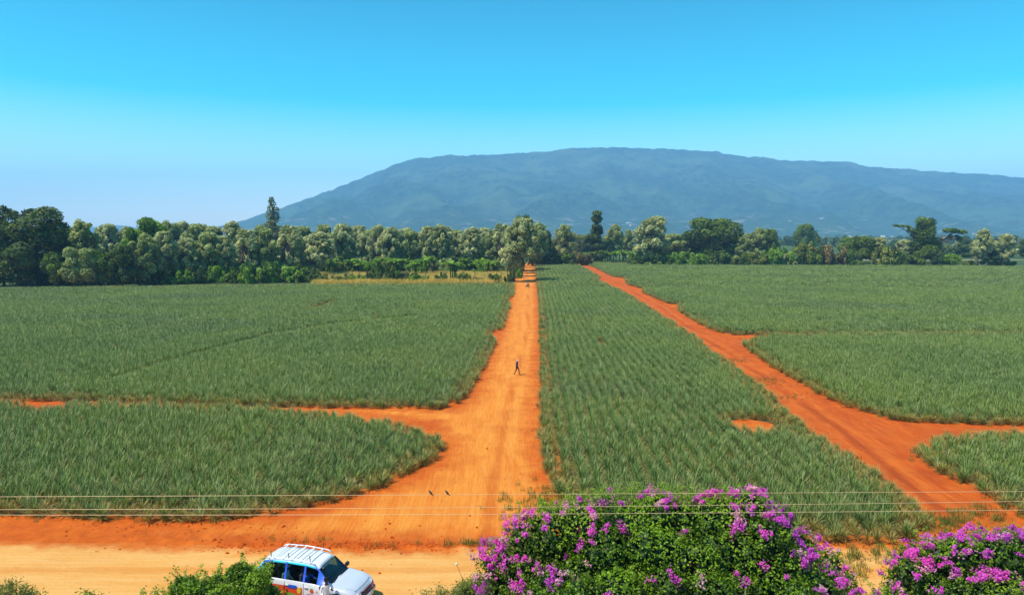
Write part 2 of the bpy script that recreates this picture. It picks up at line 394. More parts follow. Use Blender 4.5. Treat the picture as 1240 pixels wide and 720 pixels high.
# ------------------------------------------------------------------ mountain
sil = [(-900, 284), (-300, 284), (150, 284), (250, 279), (290, 269.5), (330, 257), (380, 240), (420, 225), (460, 209), (490, 198), (505, 194), (520, 193), (545, 190), (580, 190.5), (620, 188.5), (655, 186), (690, 182), (740, 180.5), (775, 183), (800, 183), (850, 185), (900, 192), (960, 196.5), (1025, 198.5), (1045, 203), (1090, 207), (1130, 210), (1180, 212.5), (1240, 216), (1320, 222), (1400, 245), (1465, 284), (2600, 284)]
RD = 6500.0
def ridge_z(u):
    px = 620+F*u
    for (a, ya), (b, yb) in zip(sil, sil[1:]):
        if a <= px <= b:
            t = (px-a)/(b-a); py = ya+(yb-ya)*(t*t*(3-2*t)*.3+t*.7); return max(0, H+(283-py)/F*RD)
    return 0
def mnt(u, t):
    """u = lateral slope, t 0 foot .. 1 ridge .. 1.5 far foot"""
    D = 3300+(RD-3300)*t
    x = u*D
    hr = ridge_z(u)
    f = t**1.55 if t <= 1 else max(0, 1-(t-1)*2)
    s = min(1, max(0, hr/300))
    q = Vector((x*.00075, D*.00055, 3.3))
    nn = 1-abs(noise.noise(q*2.2))*2
    n2 = noise.fractal(Vector((x*.0022, D*.0016, 1.0)), 1.0, 2.1, 6)
    env = math.sin(math.pi*min(t, 1))**.8 if 0 < t < 1 else 0
    z = hr*f + s*env*(110*(nn-.55)+75*n2)
    z += s*(2+14*min(t, 1))*noise.fractal(Vector((x*.010, D*.010, 5)), 1.0, 2.0, 4)*min(1, t*3)
    z += 14*min(1, t*6)*(1+noise.noise(Vector((x*.001, D*.001, 7))))*(1 if hr < 60 and t < 1.2 else .5)*(1 if t < 1.3 else 0)
    return x, D, max(z, -3) if 0 < t < 1.5 else -3
NU, NT = 620, 150
Vv = []; 
for j in range(NT):
    t = 1.5*j/(NT-1)
    for i in range(NU): Vv.append(mnt(-.9+1.9*i/(NU-1), t))
idx = np.arange(NU*NT).reshape(NT, NU)
Fc = np.stack([idx[:-1, :-1], idx[:-1, 1:], idx[1:, 1:], idx[1:, :-1]], -1).reshape(-1, 4)
tag(link('mountain', npmesh('mountain', np.array(Vv), Fc), MAT['hill'], smooth=True), kind='structure')
# low far ridge on the left
Vv = []; NX = 160
for j in range(9):
    for i in range(NX):
        x = -12000+i*75.0; y = 7900+j*120
        w = math.sin(math.pi*j/8)
        h = (95+55*noise.noise(Vector((x*.0006, 2, 0)))+25*noise.noise(Vector((x*.003, y*.002, 4))))*w*min(1, max(0, (-2200-x)/2500))
        if math.hypot(x, y) > 13200: h = 0
        Vv.append((x*.62, y, h-3))
idx = np.arange(NX*9).reshape(9, NX)
Fc = np.stack([idx[:-1, :-1], idx[:-1, 1:], idx[1:, 1:], idx[1:, :-1]], -1).reshape(-1, 4)
tag(link('hills', npmesh('hills', np.array(Vv), Fc), MAT['hill'], smooth=True), kind='structure')

# ------------------------------------------------------------------ pineapple crop
def pine_mesh(name, seed, dry=0.0):
    g = random.Random(seed); V = []; Fq = []; Ta = []; Lo = []
    nl = 36
    for i in range(nl):
        lay = i/nl
        az = i*2.39996+g.uniform(-.3, .3); el = R(18+62*lay**.75+g.uniform(-8, 8)); L = g.uniform(.70, 1.05)*(1.0-.12*lay)*(1-.25*dry); w = .017+.009*g.random()
        dv = Vector((math.cos(az), math.sin(az), 0)); sd = Vector((-dv.y, dv.x, 0))
        p = dv*.04+Vector((0, 0, .06+.22*lay)); e = el; b = len(V); seg = 4
        for s in range(seg+1):
            t = s/seg; ww = w*(1-t**2.2)*(1 if s else .7)
            if s == seg: ww = .002
            V += [tuple(p-sd*ww), tuple(p+sd*ww)]; Ta += [t, t]; lo = max(0, .95-lay*4.2)*(1 if g.random() < .9 else .3)+max(0, .5-t*2.2)*.5; Lo += [min(1, lo+(dry if lay < .75 else dry*.3)*g.random()**.4)]*2
            p = p+(dv*math.cos(e)+Vector((0, 0, math.sin(e))))*L/seg; e -= R(g.uniform(4, 11))*(1.3-lay)
        for s in range(seg): Fq.append((b+2*s, b+2*s+1, b+2*s+3, b+2*s+2))
    me = npmesh(name, V, Fq, {'t': ('POINT', Ta), 'low': ('POINT', Lo)})
    me.materials.append(MAT['pine']); return me
PM = [pine_mesh('pineapple_plant_mesh', s) for s in range(5)]+[pine_mesh('dry_pineapple_plant_mesh', 50+s, 1.3) for s in range(2)]
holes = [(at(912, 516).xy, 1.9, 2.2), (at(55, 494).xy, 2.3, 1.3), (at(386, 372).xy, .9, 5), (at(728, 417).xy, .5, 3), (at(386, 372).xy+Vector((0, 6)), 1, 4)]
scar = [tuple(at(a, b).xy) for a, b in ((130, 466), (190, 446), (270, 424), (330, 408), (400, 396), (520, 384))]
scar2 = [tuple(at(a, b).xy) for a, b in ((655, 405), (690, 372), (680, 340))]
ANG = R(1.85)
def scatter(poly, seed):
    g = np.random.default_rng(seed); P = np.array(poly); out = []
    ca, sa = math.cos(ANG), math.sin(ANG)
    for (d0, d1, rp, ip, sc) in ((0, 105, .92, .40, 1.0), (105, 200, 1.0, .66, 1.25), (200, 600, 1.5, 1.15, 1.72)):
        x0, x1 = P[:, 0].min()-15, P[:, 0].max()+15; y0, y1 = max(d0, P[:, 1].min()), min(d1, P[:, 1].max())
        if y1 <= y0: continue
        us = np.arange(x0, x1, rp); vs = np.arange(y0-3, y1+3, ip)
        U, Vs = np.meshgrid(us, vs); U = U+g.normal(0, .15*rp, U.shape); Vs = Vs+g.uniform(-.4, .4, U.shape)*ip
        X = U*ca+Vs*sa; Y = -U*sa+Vs*ca
        X, Y = X.ravel(), Y.ravel()
        bx, by = [], []
        for (a1, b1), (a2, b2) in zip(poly, list(poly[1:])+[poly[0]]):
            if min(b1, b2) > 240 or min(a1, a2) < -150 or max(a1, a2) > 180: continue
            L_ = math.hypot(a2-a1, b2-b1); m_ = int(L_/(.34 if d0 == 0 else .7))
            tt = g.uniform(0, 1, m_); bx.append(a1+(a2-a1)*tt+g.normal(0, .16, m_)); by.append(b1+(b2-b1)*tt+g.normal(0, .16, m_))
        nb_ = sum(len(q) for q in bx); X = np.concatenate([X]+bx); Y = np.concatenate([Y]+by)
        bord = np.zeros(len(X), bool); bord[len(X)-nb_:] = True
        k = (inpoly(X, Y, poly) | bord) & (Y >= d0) & (Y < d1) & (np.abs(X) < .80*Y+22)
        X, Y, bord = X[k], Y[k], bord[k]
        edg = pdist(X, Y, poly); k = (g.random(len(X)) > .03) & ((edg > np.abs(g.normal(0, .28, len(X)))*(Y < 150)) | bord)
        for (c, rx, ry) in holes: k &= ((X-c[0])/rx)**2+((Y-c[1])/ry)**2 > 1+g.normal(0, .3, len(X))
        X, Y = X[k], Y[k]
        S = sc*g.uniform(.82, 1.12, len(X)); Zs = g.uniform(.84, 1.08, len(X))
        ds = np.minimum(pdist(X, Y, scar, False), 1e9); Zs = np.where(ds < .8, Zs*.64, Zs)
        ed = pdist(X, Y, poly); Zs *= np.clip(.9+ed*.1, .9, 1)
        lo = np.array([noise.noise(Vector((x*.05, y*.05, 1))) for x, y in zip(X, Y)]); Zs *= 1+.12*lo
        hd = np.full(len(X), 9.0)
        for (c, rx, ry) in holes: hd = np.minimum(hd, np.sqrt(((X-c[0])/rx)**2+((Y-c[1])/ry)**2))
        ed = np.where(hd < 1.45, .5, ed)
        dryp = np.where(ed < .9, .8, np.where(ed < 1.8, .35, .02)); ix = np.where(g.random(len(X)) < dryp, 5+g.integers(0, 2, len(X)), g.integers(0, 5, len(X)))
        out.append(np.stack([X, Y, np.full(len(X), .03), g.uniform(0, 6.28, len(X)), S, Zs, ix], 1))
    return np.concatenate(out)
protos = {}
def crop_obj(pts, label):
    n = len(pts); me = bpy.data.meshes.new('pineapple_crop'); me.vertices.add(n); me.vertices.foreach_set('co', pts[:, :3].astype(np.float32).ravel())
    g = np.random.default_rng(n)
    rot = np.stack([g.normal(0, .09, n), g.normal(.03, .09, n), pts[:, 3]], 1); scl = np.stack([pts[:, 4], pts[:, 4], pts[:, 5]], 1)
    for nm, a in (('rot', rot), ('scl', scl)):
        x = me.attributes.new(nm, 'FLOAT_VECTOR', 'POINT'); x.data.foreach_set('vector', a.astype(np.float32).ravel())
    x = me.attributes.new('idx', 'INT', 'POINT'); x.data.foreach_set('value', pts[:, 6].astype(np.int32))
    me.update(); o = link('pineapple_crop', me, MAT['pine']); instancer(o, [protos[q] for q in range(7)], True)
    return tag(o, label, 'pineapple crop', None, 'stuff')
def instancer(o, protos, pick=False):
    ng = bpy.data.node_groups.new('spread', 'GeometryNodeTree')
    ng.interface.new_socket('Geometry', in_out='INPUT', socket_type='NodeSocketGeometry'); ng.interface.new_socket('Geometry', in_out='OUTPUT', socket_type='NodeSocketGeometry')
    nn = ng.nodes; L = ng.links.new; gi = nn.new('NodeGroupInput'); go = nn.new('NodeGroupOutput')
    ip = nn.new('GeometryNodeInstanceOnPoints'); ip.inputs['Pick Instance'].default_value = True
    jn = nn.new('GeometryNodeJoinGeometry')
    for p in reversed(protos):
        oi = nn.new('GeometryNodeObjectInfo'); oi.inputs['Object'].default_value = p; oi.inputs['As Instance'].default_value = True; L(oi.outputs['Geometry'], jn.inputs[0])
    if pick:
        a = nn.new('GeometryNodeInputNamedAttribute'); a.data_type = 'INT'; a.inputs['Name'].default_value = 'idx'; L(a.outputs['Attribute'], ip.inputs['Instance Index'])
    for nm, tgt in (('rot', 'Rotation'), ('scl', 'Scale')):
        a = nn.new('GeometryNodeInputNamedAttribute'); a.data_type = 'FLOAT_VECTOR'; a.inputs['Name'].default_value = nm
        src = a.outputs['Attribute']
        if nm == 'rot': er = nn.new('FunctionNodeEulerToRotation'); L(src, er.inputs[0]); src = er.outputs[0]
        L(src, ip.inputs[tgt])
    L(gi.outputs[0], ip.inputs['Points']); L(jn.outputs[0], ip.inputs['Instance']); L(ip.outputs[0], go.inputs[0])
    md = o.modifiers.new('spread', 'NODES'); md.node_group = ng
blocks = [('B', B_, 'pineapple crop filling the rounded field at lower left between the side path and the pale road', 'lower left field'),
          ('C', C_, 'pineapple crop filling the long wedge between the main dirt road and the red farm track', 'middle field'),
          ('F', F_, 'pineapple crop in the small corner at the lower right, below the side branch of the track', 'lower right field'),
          ('A', A_, 'pineapple crop filling the large upper left field that reaches the tree belt', None),
          ('D', D_, 'pineapple crop filling the wide far field right of the track, up to the far trees', None),
          ('E', E_, 'pineapple crop right of the track, between the thin dark gap and the side branch', None)]
SCT = {k: scatter(p, 11+i) for i, (k, p, _, _) in enumerate(blocks)}
bigb = [(585, 720), (598, 660), (660, 608), (760, 592), (905, 585), (940, 605), (1000, 655), (1050, 720)]
cand = []
for k in ('B', 'C', 'F'):
    for i, p in enumerate(SCT[k]):
        if p[1] > 56: continue
        x, y = proj((p[0], p[1], .5))
        if 4 < x < 1236 and y < 716:
            if k == 'C' and (x < 945 and y > 590 and x > 672): continue
            if x > 1085 and y > 640: continue
            cand.append((p[1]+0*p[0], k, i))
cand.sort(); cand = cand[:300]
taken = {k: set() for k in SCT}
for j, (_, k, i) in enumerate(cand):
    p = SCT[k][i]; taken[k].add(i)
    o = bpy.data.objects.new('pineapple_plant', PM[int(p[6])]); COL.objects.link(o)
    o.location = (p[0], p[1], p[2]); o.rotation_euler = (random.gauss(0, .09), random.gauss(0, .09), p[3]); o.scale = (p[4], p[4], p[5])
    fld = {'B': 'lower left field', 'C': 'middle field', 'F': 'lower right field'}[k]
    tag(o, f'spiky pineapple plant in the rows nearest the camera, {fld}', 'pineapple plant', f'pineapple plants in the front rows of the {fld}')
    protos.setdefault(int(p[6]), o)
for k, poly, lab, _ in blocks:
    S = SCT[k]; keep = np.array([i not in taken[k] for i in range(len(S))]); crop_obj(S[keep], lab)
    Pq = np.array(poly); xs = np.arange(max(Pq[:, 0].min(), -330), min(Pq[:, 0].max(), 420), 1.0); ys = np.arange(Pq[:, 1].min(), Pq[:, 1].max(), 1.0)
    X, Y = np.meshgrid(xs, ys); cx, cy = X[:-1, :-1]+.5, Y[:-1, :-1]+.5
    kp = inpoly(cx, cy, poly) & (pdist(cx, cy, poly) > .55); ii = np.arange(X.size).reshape(X.shape)
    Fq = np.stack([ii[:-1, :-1], ii[:-1, 1:], ii[1:, 1:], ii[1:, :-1]], -1)[kp]; us_ = np.unique(Fq); mp_ = np.full(X.size, -1); mp_[us_] = np.arange(len(us_))
    me = npmesh('field_soil', np.stack([X.ravel()[us_], Y.ravel()[us_], np.full(len(us_), .028)], 1), mp_[Fq]); tag(link('field_soil', me, MAT['soil']), kind='structure')
print('plants', {k: len(v) for k, v in SCT.items()})
# bare earth in the gap of the middle field
c = at(912, 517).xy; th = np.linspace(0, 2*math.pi, 26)[:-1]
V = [(c.x+2.0*math.cos(t)*(1+.15*math.sin(3*t)), c.y+2.3*math.sin(t)*(1+.12*math.cos(4*t)), .034) for t in th]
me = bpy.data.meshes.new('bare_patch'); me.from_pydata(V, [], [tuple(range(25))]); tag(link('bare_patch', me, MAT['clay']), kind='structure')

# ------------------------------------------------------------------ trees
def trunk_mesh(h, r, limbs, seed, crooked=.04):
    g = random.Random(seed); t = Tubes()
    pth = [Vector((g.uniform(-1, 1)*crooked*h*i/5, g.uniform(-1, 1)*crooked*h*i/5, h*i/5)) for i in range(6)]
    t.tube(pth, [r*(1.25 if i == 0 else 1-.13*i) for i in range(6)], 7)
    for L in limbs:
        s = pth[g.choice((2, 3, 4))]; e = Vector(L[:3]); m = s.lerp(e, .5)+Vector((0, 0, -.05*h))
        t.tube([s, m, e], [r*.45, r*.28, r*.08], 5)
    return t.mesh('trunk')
def make_tree(name, lobes, n, leaf, m, seed, trh, trr=.25, bark='bark', **kw):
    """unit: metres, origin at the base"""
    root = empty(name)
    link('crown', crown_mesh('crown', lobes, n, leaf, seed, **kw), m, root)
    link('trunk', trunk_mesh(trh, trr, lobes, seed), MAT[bark], root, smooth=True)
    return root
def rl(g, n, env, rr):
    """random lobes within an envelope function env(z01) -> radius ; all normalised to height 1"""
    out = []
    for i in range(n):
        z = g.uniform(0, 1); a = g.uniform(0, 6.28); e = env(z); q = math.sqrt(g.random())*e; r = g.uniform(*rr)
        out.append([q*math.cos(a), q*math.sin(a), z, r, r*g.uniform(.8, 1.1), r*g.uniform(.75, 1.15)])
    return out
def lob(seed, n, z0, z1, wid, env, rr, lean=0.0):
    g = random.Random(seed); o = []
    for L in rl(g, n, env, rr):
        z = z0+(z1-z0)*L[2]; o.append([L[0]*wid+lean*(z-z0), L[1]*wid, z, L[3], L[4], L[5]])
    return o
PRO = {}   # kind -> list of (root, height, width)
def reg(kind, root, h, w):
    c = np.array([v.co[:] for v in [x for x in root.children if x.name.startswith('crown')][0].data.vertices])
    lo_, hi_ = np.percentile(c[:, 0], (.7, 99.3)); PRO.setdefault(kind, []).append([root, float(np.percentile(c[:, 2], 99.8)), float(hi_-lo_), False])
ov = lambda z: .25+math.sin(math.pi*min(1, z*.85+.12))*.75
for s in range(4):   # silvery, wind-blown, bare-trunked
    lo = [[a, b, c, d*.85, e*.85, f*1.35] for a, b, c, d, e, f in lob(20+s, 105, 3.4, 14.5, 3.1, ov, (.45, .95), .14)]
    reg('grev', make_tree('silver_oak', lo, 6800, .80, MAT['grev'], 20+s, 12, .22, lobetone=.3, upb=.5, shell=.3, aspect=.30, up=1.3), 15.6, 7.2)
for s in range(2):
    lo = [[a, b, c, d*.85, e*.85, f*1.3] for a, b, c, d, e, f in lob(30+s, 100, 2.4, 14.4, 3.1, ov, (.5, 1.0), .12)]
    reg('grev2', make_tree('olive_tree', lo, 7200, .76, MAT['grev2'], 30+s, 12, .24, lobetone=.3, shell=.3, aspect=.32, up=1.2), 15.6, 7.4)
for s in range(3):   # dark, leafy to the ground
    lo = lob(40+s, 36, 2, 16, 4.4, lambda z: .35+math.sin(math.pi*min(1, z*.8+.15))*.65, (1.3, 2.4))
    reg('dark', make_tree('evergreen_tree', lo, 9000, .62, MAT['dark'], 40+s, 13, .4, 'barkd', lobetone=.3), 18, 12)
for s in range(2):
    lo = lob(50+s, 34, 2.5, 9.8, 4.8, lambda z: .45+math.sin(math.pi*min(1, z*.75+.2))*.55, (1.2, 2.0))
    reg('round', make_tree('broadleaf_tree', lo, 9000, .52, MAT['dgrn'], 50+s, 8, .4, 'barkd', lobetone=.35), 11.6, 12.6)
lo = lob(60, 22, 3, 12, 2.6, ov, (1, 1.7), .16); reg('brt', make_tree('leafy_tree', lo, 6500, .5, MAT['brt'], 60, 10, .25), 13.6, 7.6)
lo = lob(61, 18, 1.5, 6.6, 1.6, ov, (.8, 1.3)); reg('sap', make_tree('young_tree', lo, 3000, .36, MAT['dgrn'], 61, 6, .14), 7.8, 4.6)
lo = lob(62, 18, 1.2, 6.6, 1.6, ov, (.8, 1.3)); reg('gsap', make_tree('young_silver_oak', lo, 3000, .36, MAT['grev2'], 62, 6, .14), 7.8, 4.6)
g = random.Random(5); lo = []
for i in range(30):
    z = 3+14*i/29; r = 3.3*(1-(z-3)/15.5)+.3; a = g.uniform(0, 6.28); lo.append([r*.55*math.cos(a), r*.55*math.sin(a), z+.4, r*.6+.3, r*.6+.3, .8])
reg('con', make_tree('conifer', lo, 5500, .42, MAT['con'], 63, 17, .25, lobetone=.25, upb=.5), 18, 6.6)
lo = lob(64, 16, 1.5, 9, 1.7, lambda z: .9, (1.1, 1.7))+lob(65, 10, 9, 17, .7, lambda z: 1, (.9, 1.3)); reg('slen', make_tree('slender_tree', lo, 7000, .5, MAT['dark'], 64, 16, .25, 'barkd'), 18, 6.4)
g = random.Random(8); lo = [[g.uniform(-5, 5), g.uniform(-4, 4), 6.8+g.uniform(-.3, .5), g.uniform(1.5, 2.4), g.uniform(1.5, 2.4), .55] for i in range(22)]
reg('umb', make_tree('umbrella_tree', lo, 3800, .38, MAT['yel'], 66, 6.3, .25), 7.8, 13)
lo = lob(67, 26, 3.5, 12.5, 2.6, lambda z: .9-.5*z, (1.5, 2.2))+lob(68, 7, 12, 15.2, 1.3, lambda z: .8, (1.0, 1.7))
g = random.Random(9)
for i in range(6): lo.append([5.2+i*.85, g.uniform(-1, 1), 11.8+.15*math.sin(i)-.1*i, .9, 1.1, .75])
for i in range(3): lo.append([6.5+i*1.2, g.uniform(-.5, .5), 9.9-.5*i, .6, .6, .8])
for i in range(4): lo.append([-4.2-i*1.0, g.uniform(-.6, .6), 13+.15*i, .75, .7, .4])
lo.append([-3.4, 0, 12, .9, .9, .8])
reg('spread', make_tree('spreading_tree', lo, 12000, .5, MAT['dgrn'], 69, 13, .5, 'barkd', lobetone=.4), 17, 17)
def shrub_mesh(seed, n, w, h, leaf):
    g = random.Random(seed); lo = []
    for i in range(26): a = g.uniform(0, 6.28); q = math.sqrt(g.random())*w*.5; lo.append([q*math.cos(a), q*math.sin(a), g.uniform(.1, .85)*h*(1-.4*q/w), g.uniform(.12, .28)*w*.6, .2*w*.6, g.uniform(.14, .32)*h])
    return crown_mesh('shrub', lo, n, leaf, seed)
SH = {k: [shrub_mesh(70+7*i+j, 2600, 4.5, 3, .42) for j in range(2)] for i, k in enumerate(('dark', 'dgrn', 'brt', 'yel', 'brown', 'grev2'))}
SHO = {}
def banana_mesh(seed):
    g = random.Random(seed); t = Tubes(); V = []; Fq = []; Tn = []
    for st in range(g.choice((2, 3))):
        bx, by = (g.uniform(-.9, .9), g.uniform(-.9, .9)) if st else (0, 0); hh = g.uniform(1.6, 2.6)
        b = len(V)
        for z, r in ((0, .14), (hh, .08)):
            for k in range(6): V.append((bx+r*math.cos(k*1.047), by+r*math.sin(k*1.047), z))
        for k in range(6): Fq.append((b+k, b+(k+1) % 6, b+6+(k+1) % 6, b+6+k)); Tn.append(.1)
        for i in range(8):
            az = i*2.4+g.random(); L = g.uniform(1.5, 2.3); e = R(g.uniform(45, 80)); dv = Vector((math.cos(az), math.sin(az), 0)); sd = Vector((-dv.y, dv.x, 0))
            p = Vector((bx, by, hh)); tn = g.random(); b = len(V)
            for s in range(6):
                w = .30*math.sin(math.pi*min(1, s/5*.85+.1))
                V += [tuple(p-sd*w+Vector((0, 0, .08))), tuple(p), tuple(p+sd*w+Vector((0, 0, .08)))]
                p = p+(dv*math.cos(e)+Vector((0, 0, math.sin(e))))*L/5; e -= R(g.uniform(16, 26))
            for s in range(5):
                for q in (0, 1): Fq.append((b+3*s+q, b+3*s+q+1, b+3*s+4+q, b+3*s+3+q)); Tn.append(tn)
    return npmesh('banana', V, Fq, {'tone': ('FACE', Tn)})
BAN = [banana_mesh(90+i) for i in range(4)]
for m_ in BAN: m_.materials.append(MAT['ban'])
for k, l in SH.items():
    for m_ in l: m_.materials.append(MAT[k])

def base(px, by):
    q = at(px, by, .8); q.z = 0; return q
def put_tree(kind, px, by, ty, wpx, label, cat='tree', group=None):
    b = base(px, by); dep = b.y*cp+H*sp; w = wpx*dep/F
    z = atY(px, ty, b.y).z
    lst = PRO[kind]; e = lst[random.randrange(len(lst))] if len(lst) > 1 else lst[0]
    root, h0, w0, used = e; s = (w/w0*random.uniform(.97, 1.05), w/w0, z/h0)
    rz = random.uniform(-1.3, 1.3) if kind in ('spread', 'umb', 'grev', 'grev2', 'brt') else random.uniform(0, 6.28)
    if kind == 'spread': rz = 0
    if not used: root.location = b; root.scale = s; root.rotation_euler = (0, 0, rz); o = root; e[3] = True
    else: o = dup(root, b, rz, s)
    o.location.z = -.05
    for kk in ('group',):
        if kk in o: del o[kk]
    return tag(o, label, cat, group)
def put_shrub(kind, px, by, ty, wpx, label, group=None, name='shrub'):
    b = base(px, by); dep = b.y*cp+H*sp; w = wpx*dep/F; z = atY(px, ty, b.y).z
    me = random.choice(SH[kind]); o = bpy.data.objects.new(name, me); COL.objects.link(o)
    o.location = (b.x, b.y, -.1); o.scale = (w/5.2, w/5.2, z/3.2); o.rotation_euler = (0, 0, random.uniform(0, 6.28))
    return tag(o, label, 'shrub', group)
ORD = ['first', 'second', 'third', 'fourth', 'fifth', 'sixth', 'seventh', 'eighth', 'ninth', 'tenth', 'eleventh', 'twelfth', 'thirteenth', 'fourteenth', 'fifteenth', 'sixteenth', 'seventeenth', 'eighteenth', 'nineteenth', 'twentieth', 'twenty-first', 'twenty-second', 'twenty-third', 'twenty-fourth', 'twenty-fifth', 'twenty-sixth', 'twenty-seventh', 'twenty-eighth']
# left end of the belt
put_tree('dark', 5, 343, 250, 44, 'dark evergreen tree cut by the left edge of the photo')
put_tree('dark', 47, 343.5, 251, 62, 'largest dark evergreen tree, second from the left edge, taller than its neighbours')
put_tree('dark', 26, 342, 282, 58, 'lower dark tree filling the space between the two tall evergreens at far left')
put_tree('dark', 74, 341, 276, 36, 'dark tree leaning against the right side of the largest evergreen')
put_tree('grev2', 99, 338, 267, 36, 'olive tree with a pointed top just right of the dark evergreens')
put_tree('sap', 66, 345, 305, 26, 'bright-leaved young tree in front of the dark evergreens at the field edge')
put_tree('gsap', 90, 345, 299, 26, 'grey-green young tree, second small tree from the left at the field edge')
put_tree('gsap', 108, 344.5, 300, 26, 'grey-green young tree, third small tree from the left at the field edge')
put_tree('sap', 126, 344, 302, 24, 'green young tree, fourth small tree from the left at the field edge')
put_tree('dark', 148, 343.5, 297, 30, 'small dark tree at the field edge left of the shrub line')
put_tree('brt', 173, 337, 264, 44, 'bright green leaning tree standing out among the silvery ones at left')
put_tree('brt', 160, 338, 276, 26, 'smaller bright green tree touching the left side of the leaning bright one')
rowf = [(168, 342, 283, 34, 'grev2'), (196, 340, 280, 34, 'grev'), (221, 339, 288, 30, 'grev'), (246, 338, 281, 32, 'grev2'), (270, 337, 286, 30, 'grev'), (296, 336, 278, 32, 'grev'), (318, 335, 276, 28, 'grev2'), (347, 334, 273, 34, 'grev'), (378, 333, 281, 38, 'grev'), (412, 332, 271, 32, 'grev'), (398, 334, 283, 26, 'grev2'), (436, 331, 283, 24, 'grev'), (455, 332, 272, 24, 'grev'), (473, 331, 275, 28, 'grev'), (495, 330, 279, 26, 'grev2'), (512, 331, 274, 30, 'grev'), (534, 331, 272, 32, 'grev'), (556, 329, 282, 26, 'grev'), (567, 328, 275, 30, 'grev'), (588, 328, 283, 24, 'grev2'), (604, 330, 271, 30, 'grev')]
for i, (x, b, t, w, k) in enumerate(sorted(rowf)):
    if x > 385: b = min(b, 326.5)
    put_tree(k, x+random.uniform(-2, 2), b, t, w, f'silvery wind-blown tree in the front row of the left belt, {ORD[i]} from the left', group='silvery trees of the front row')
rowb = [(118, 276), (133, 271), (149, 275), (200, 268), (214, 268), (233, 271), (252, 274), (277, 268), (290, 276), (308, 273), (325, 270), (362, 274), (388, 272), (428, 273), (447, 278), (466, 277), (486, 276), (520, 276), (545, 278), (580, 276), (594, 279)]
for i, (x, t) in enumerate(rowb):
    put_tree(('grev2', 'grev', 'grev2')[i % 3], x, 324-x*.004, t, 32+random.uniform(-4, 5), f'hazy tree top of the back row of the left belt, {ORD[i]} from the left', group='trees of the back row behind the left belt')
put_tree('con', 333, 330, 239, 32, 'tall grey conifer with a pointed spire rising above the left belt')
put_tree('grev', 622, 338, 264, 44, 'large silvery tree on the left of the main road at its far end')
put_tree('dgrn' if 'dgrn' in PRO else 'round', 634, 326, 261, 30, 'green-topped tree just behind the large silvery tree by the main road')
for i_, (x_, b_, t_, w_) in enumerate(((619, 332, 278, 22), (624, 328.5, 276, 20), (628, 325, 278, 20), (631, 322, 280, 18))): put_tree('grev', x_, b_, t_, w_, f'silvery tree in the file left of the main road, {ORD[i_]} after the large one', group='file of trees beside the main road')
put_tree('grev2', 645, 320, 270, 30, 'olive grey tree standing over the far end of the main road')
put_tree('dark', 655, 319, 277, 24, 'dark narrow tree on the right of the far end of the main road')
# right belt
put_tree('grev2', 682, 315, 272, 26, 'slim grey tree between the road end and the flat-topped tree')
put_tree('umb', 702, 313, 284, 38, 'flat-topped yellow-green tree left of the tall slender one')
put_tree('slen', 722, 315, 255, 24, 'tall slender dark green tree with a narrow top, right of the main road')
put_tree('grev2', 739, 314, 272, 24, 'grey-green tree touching the right side of the slender dark one')
put_tree('grev2', 757, 311, 278, 18, 'small hazy tree between the slender tree and the big silvery one')
put_tree('grev', 784, 319, 262, 40, 'big silvery grey tree with a broad cone of foliage down to the field')
put_tree('grev2', 806, 317, 283, 34, 'lower grey-green tree hugging the right side of the big silvery one')
put_tree('round', 860, 316, 264, 60, 'broad dark domed tree, widest crown right of the track end')
put_tree('round', 836, 316, 280, 40, 'lower green tree leaning on the left of the broad dark dome')
put_tree('grev2', 898, 317, 283, 24, 'pale olive tree between the broad dark dome and the twin-topped tree')
put_tree('grev2', 914, 317, 276, 26, 'left half of the twin-topped grey-green tree')
put_tree('round', 930, 317, 277, 24, 'right, greener half of the twin-topped tree')
put_tree('round', 975, 306, 271, 27, 'round dark green tree rising alone above the shrubs')
put_tree('round', 1040, 318, 286, 48, 'dark dome-shaped tree left of the pair of silvery ones')
put_tree('grev', 1058, 318, 287, 24, 'silvery tree growing against the right side of the dark dome')
put_tree('grev', 1094, 319, 290, 26, 'short silvery tree at the left foot of the great spreading tree')
put_tree('spread', 1118, 319.5, 263, 78, 'great spreading tree with side limbs reaching out left and right')
put_tree('grev', 1184, 321, 277, 22, 'slim silvery tree standing right of the great spreading tree')
put_tree('dark', 1198, 321, 298, 20, 'small dark tree between the two slim silvery ones at right')
put_tree('grev', 1212, 321, 283, 26, 'pale silvery tree, last of the clump near the right edge')
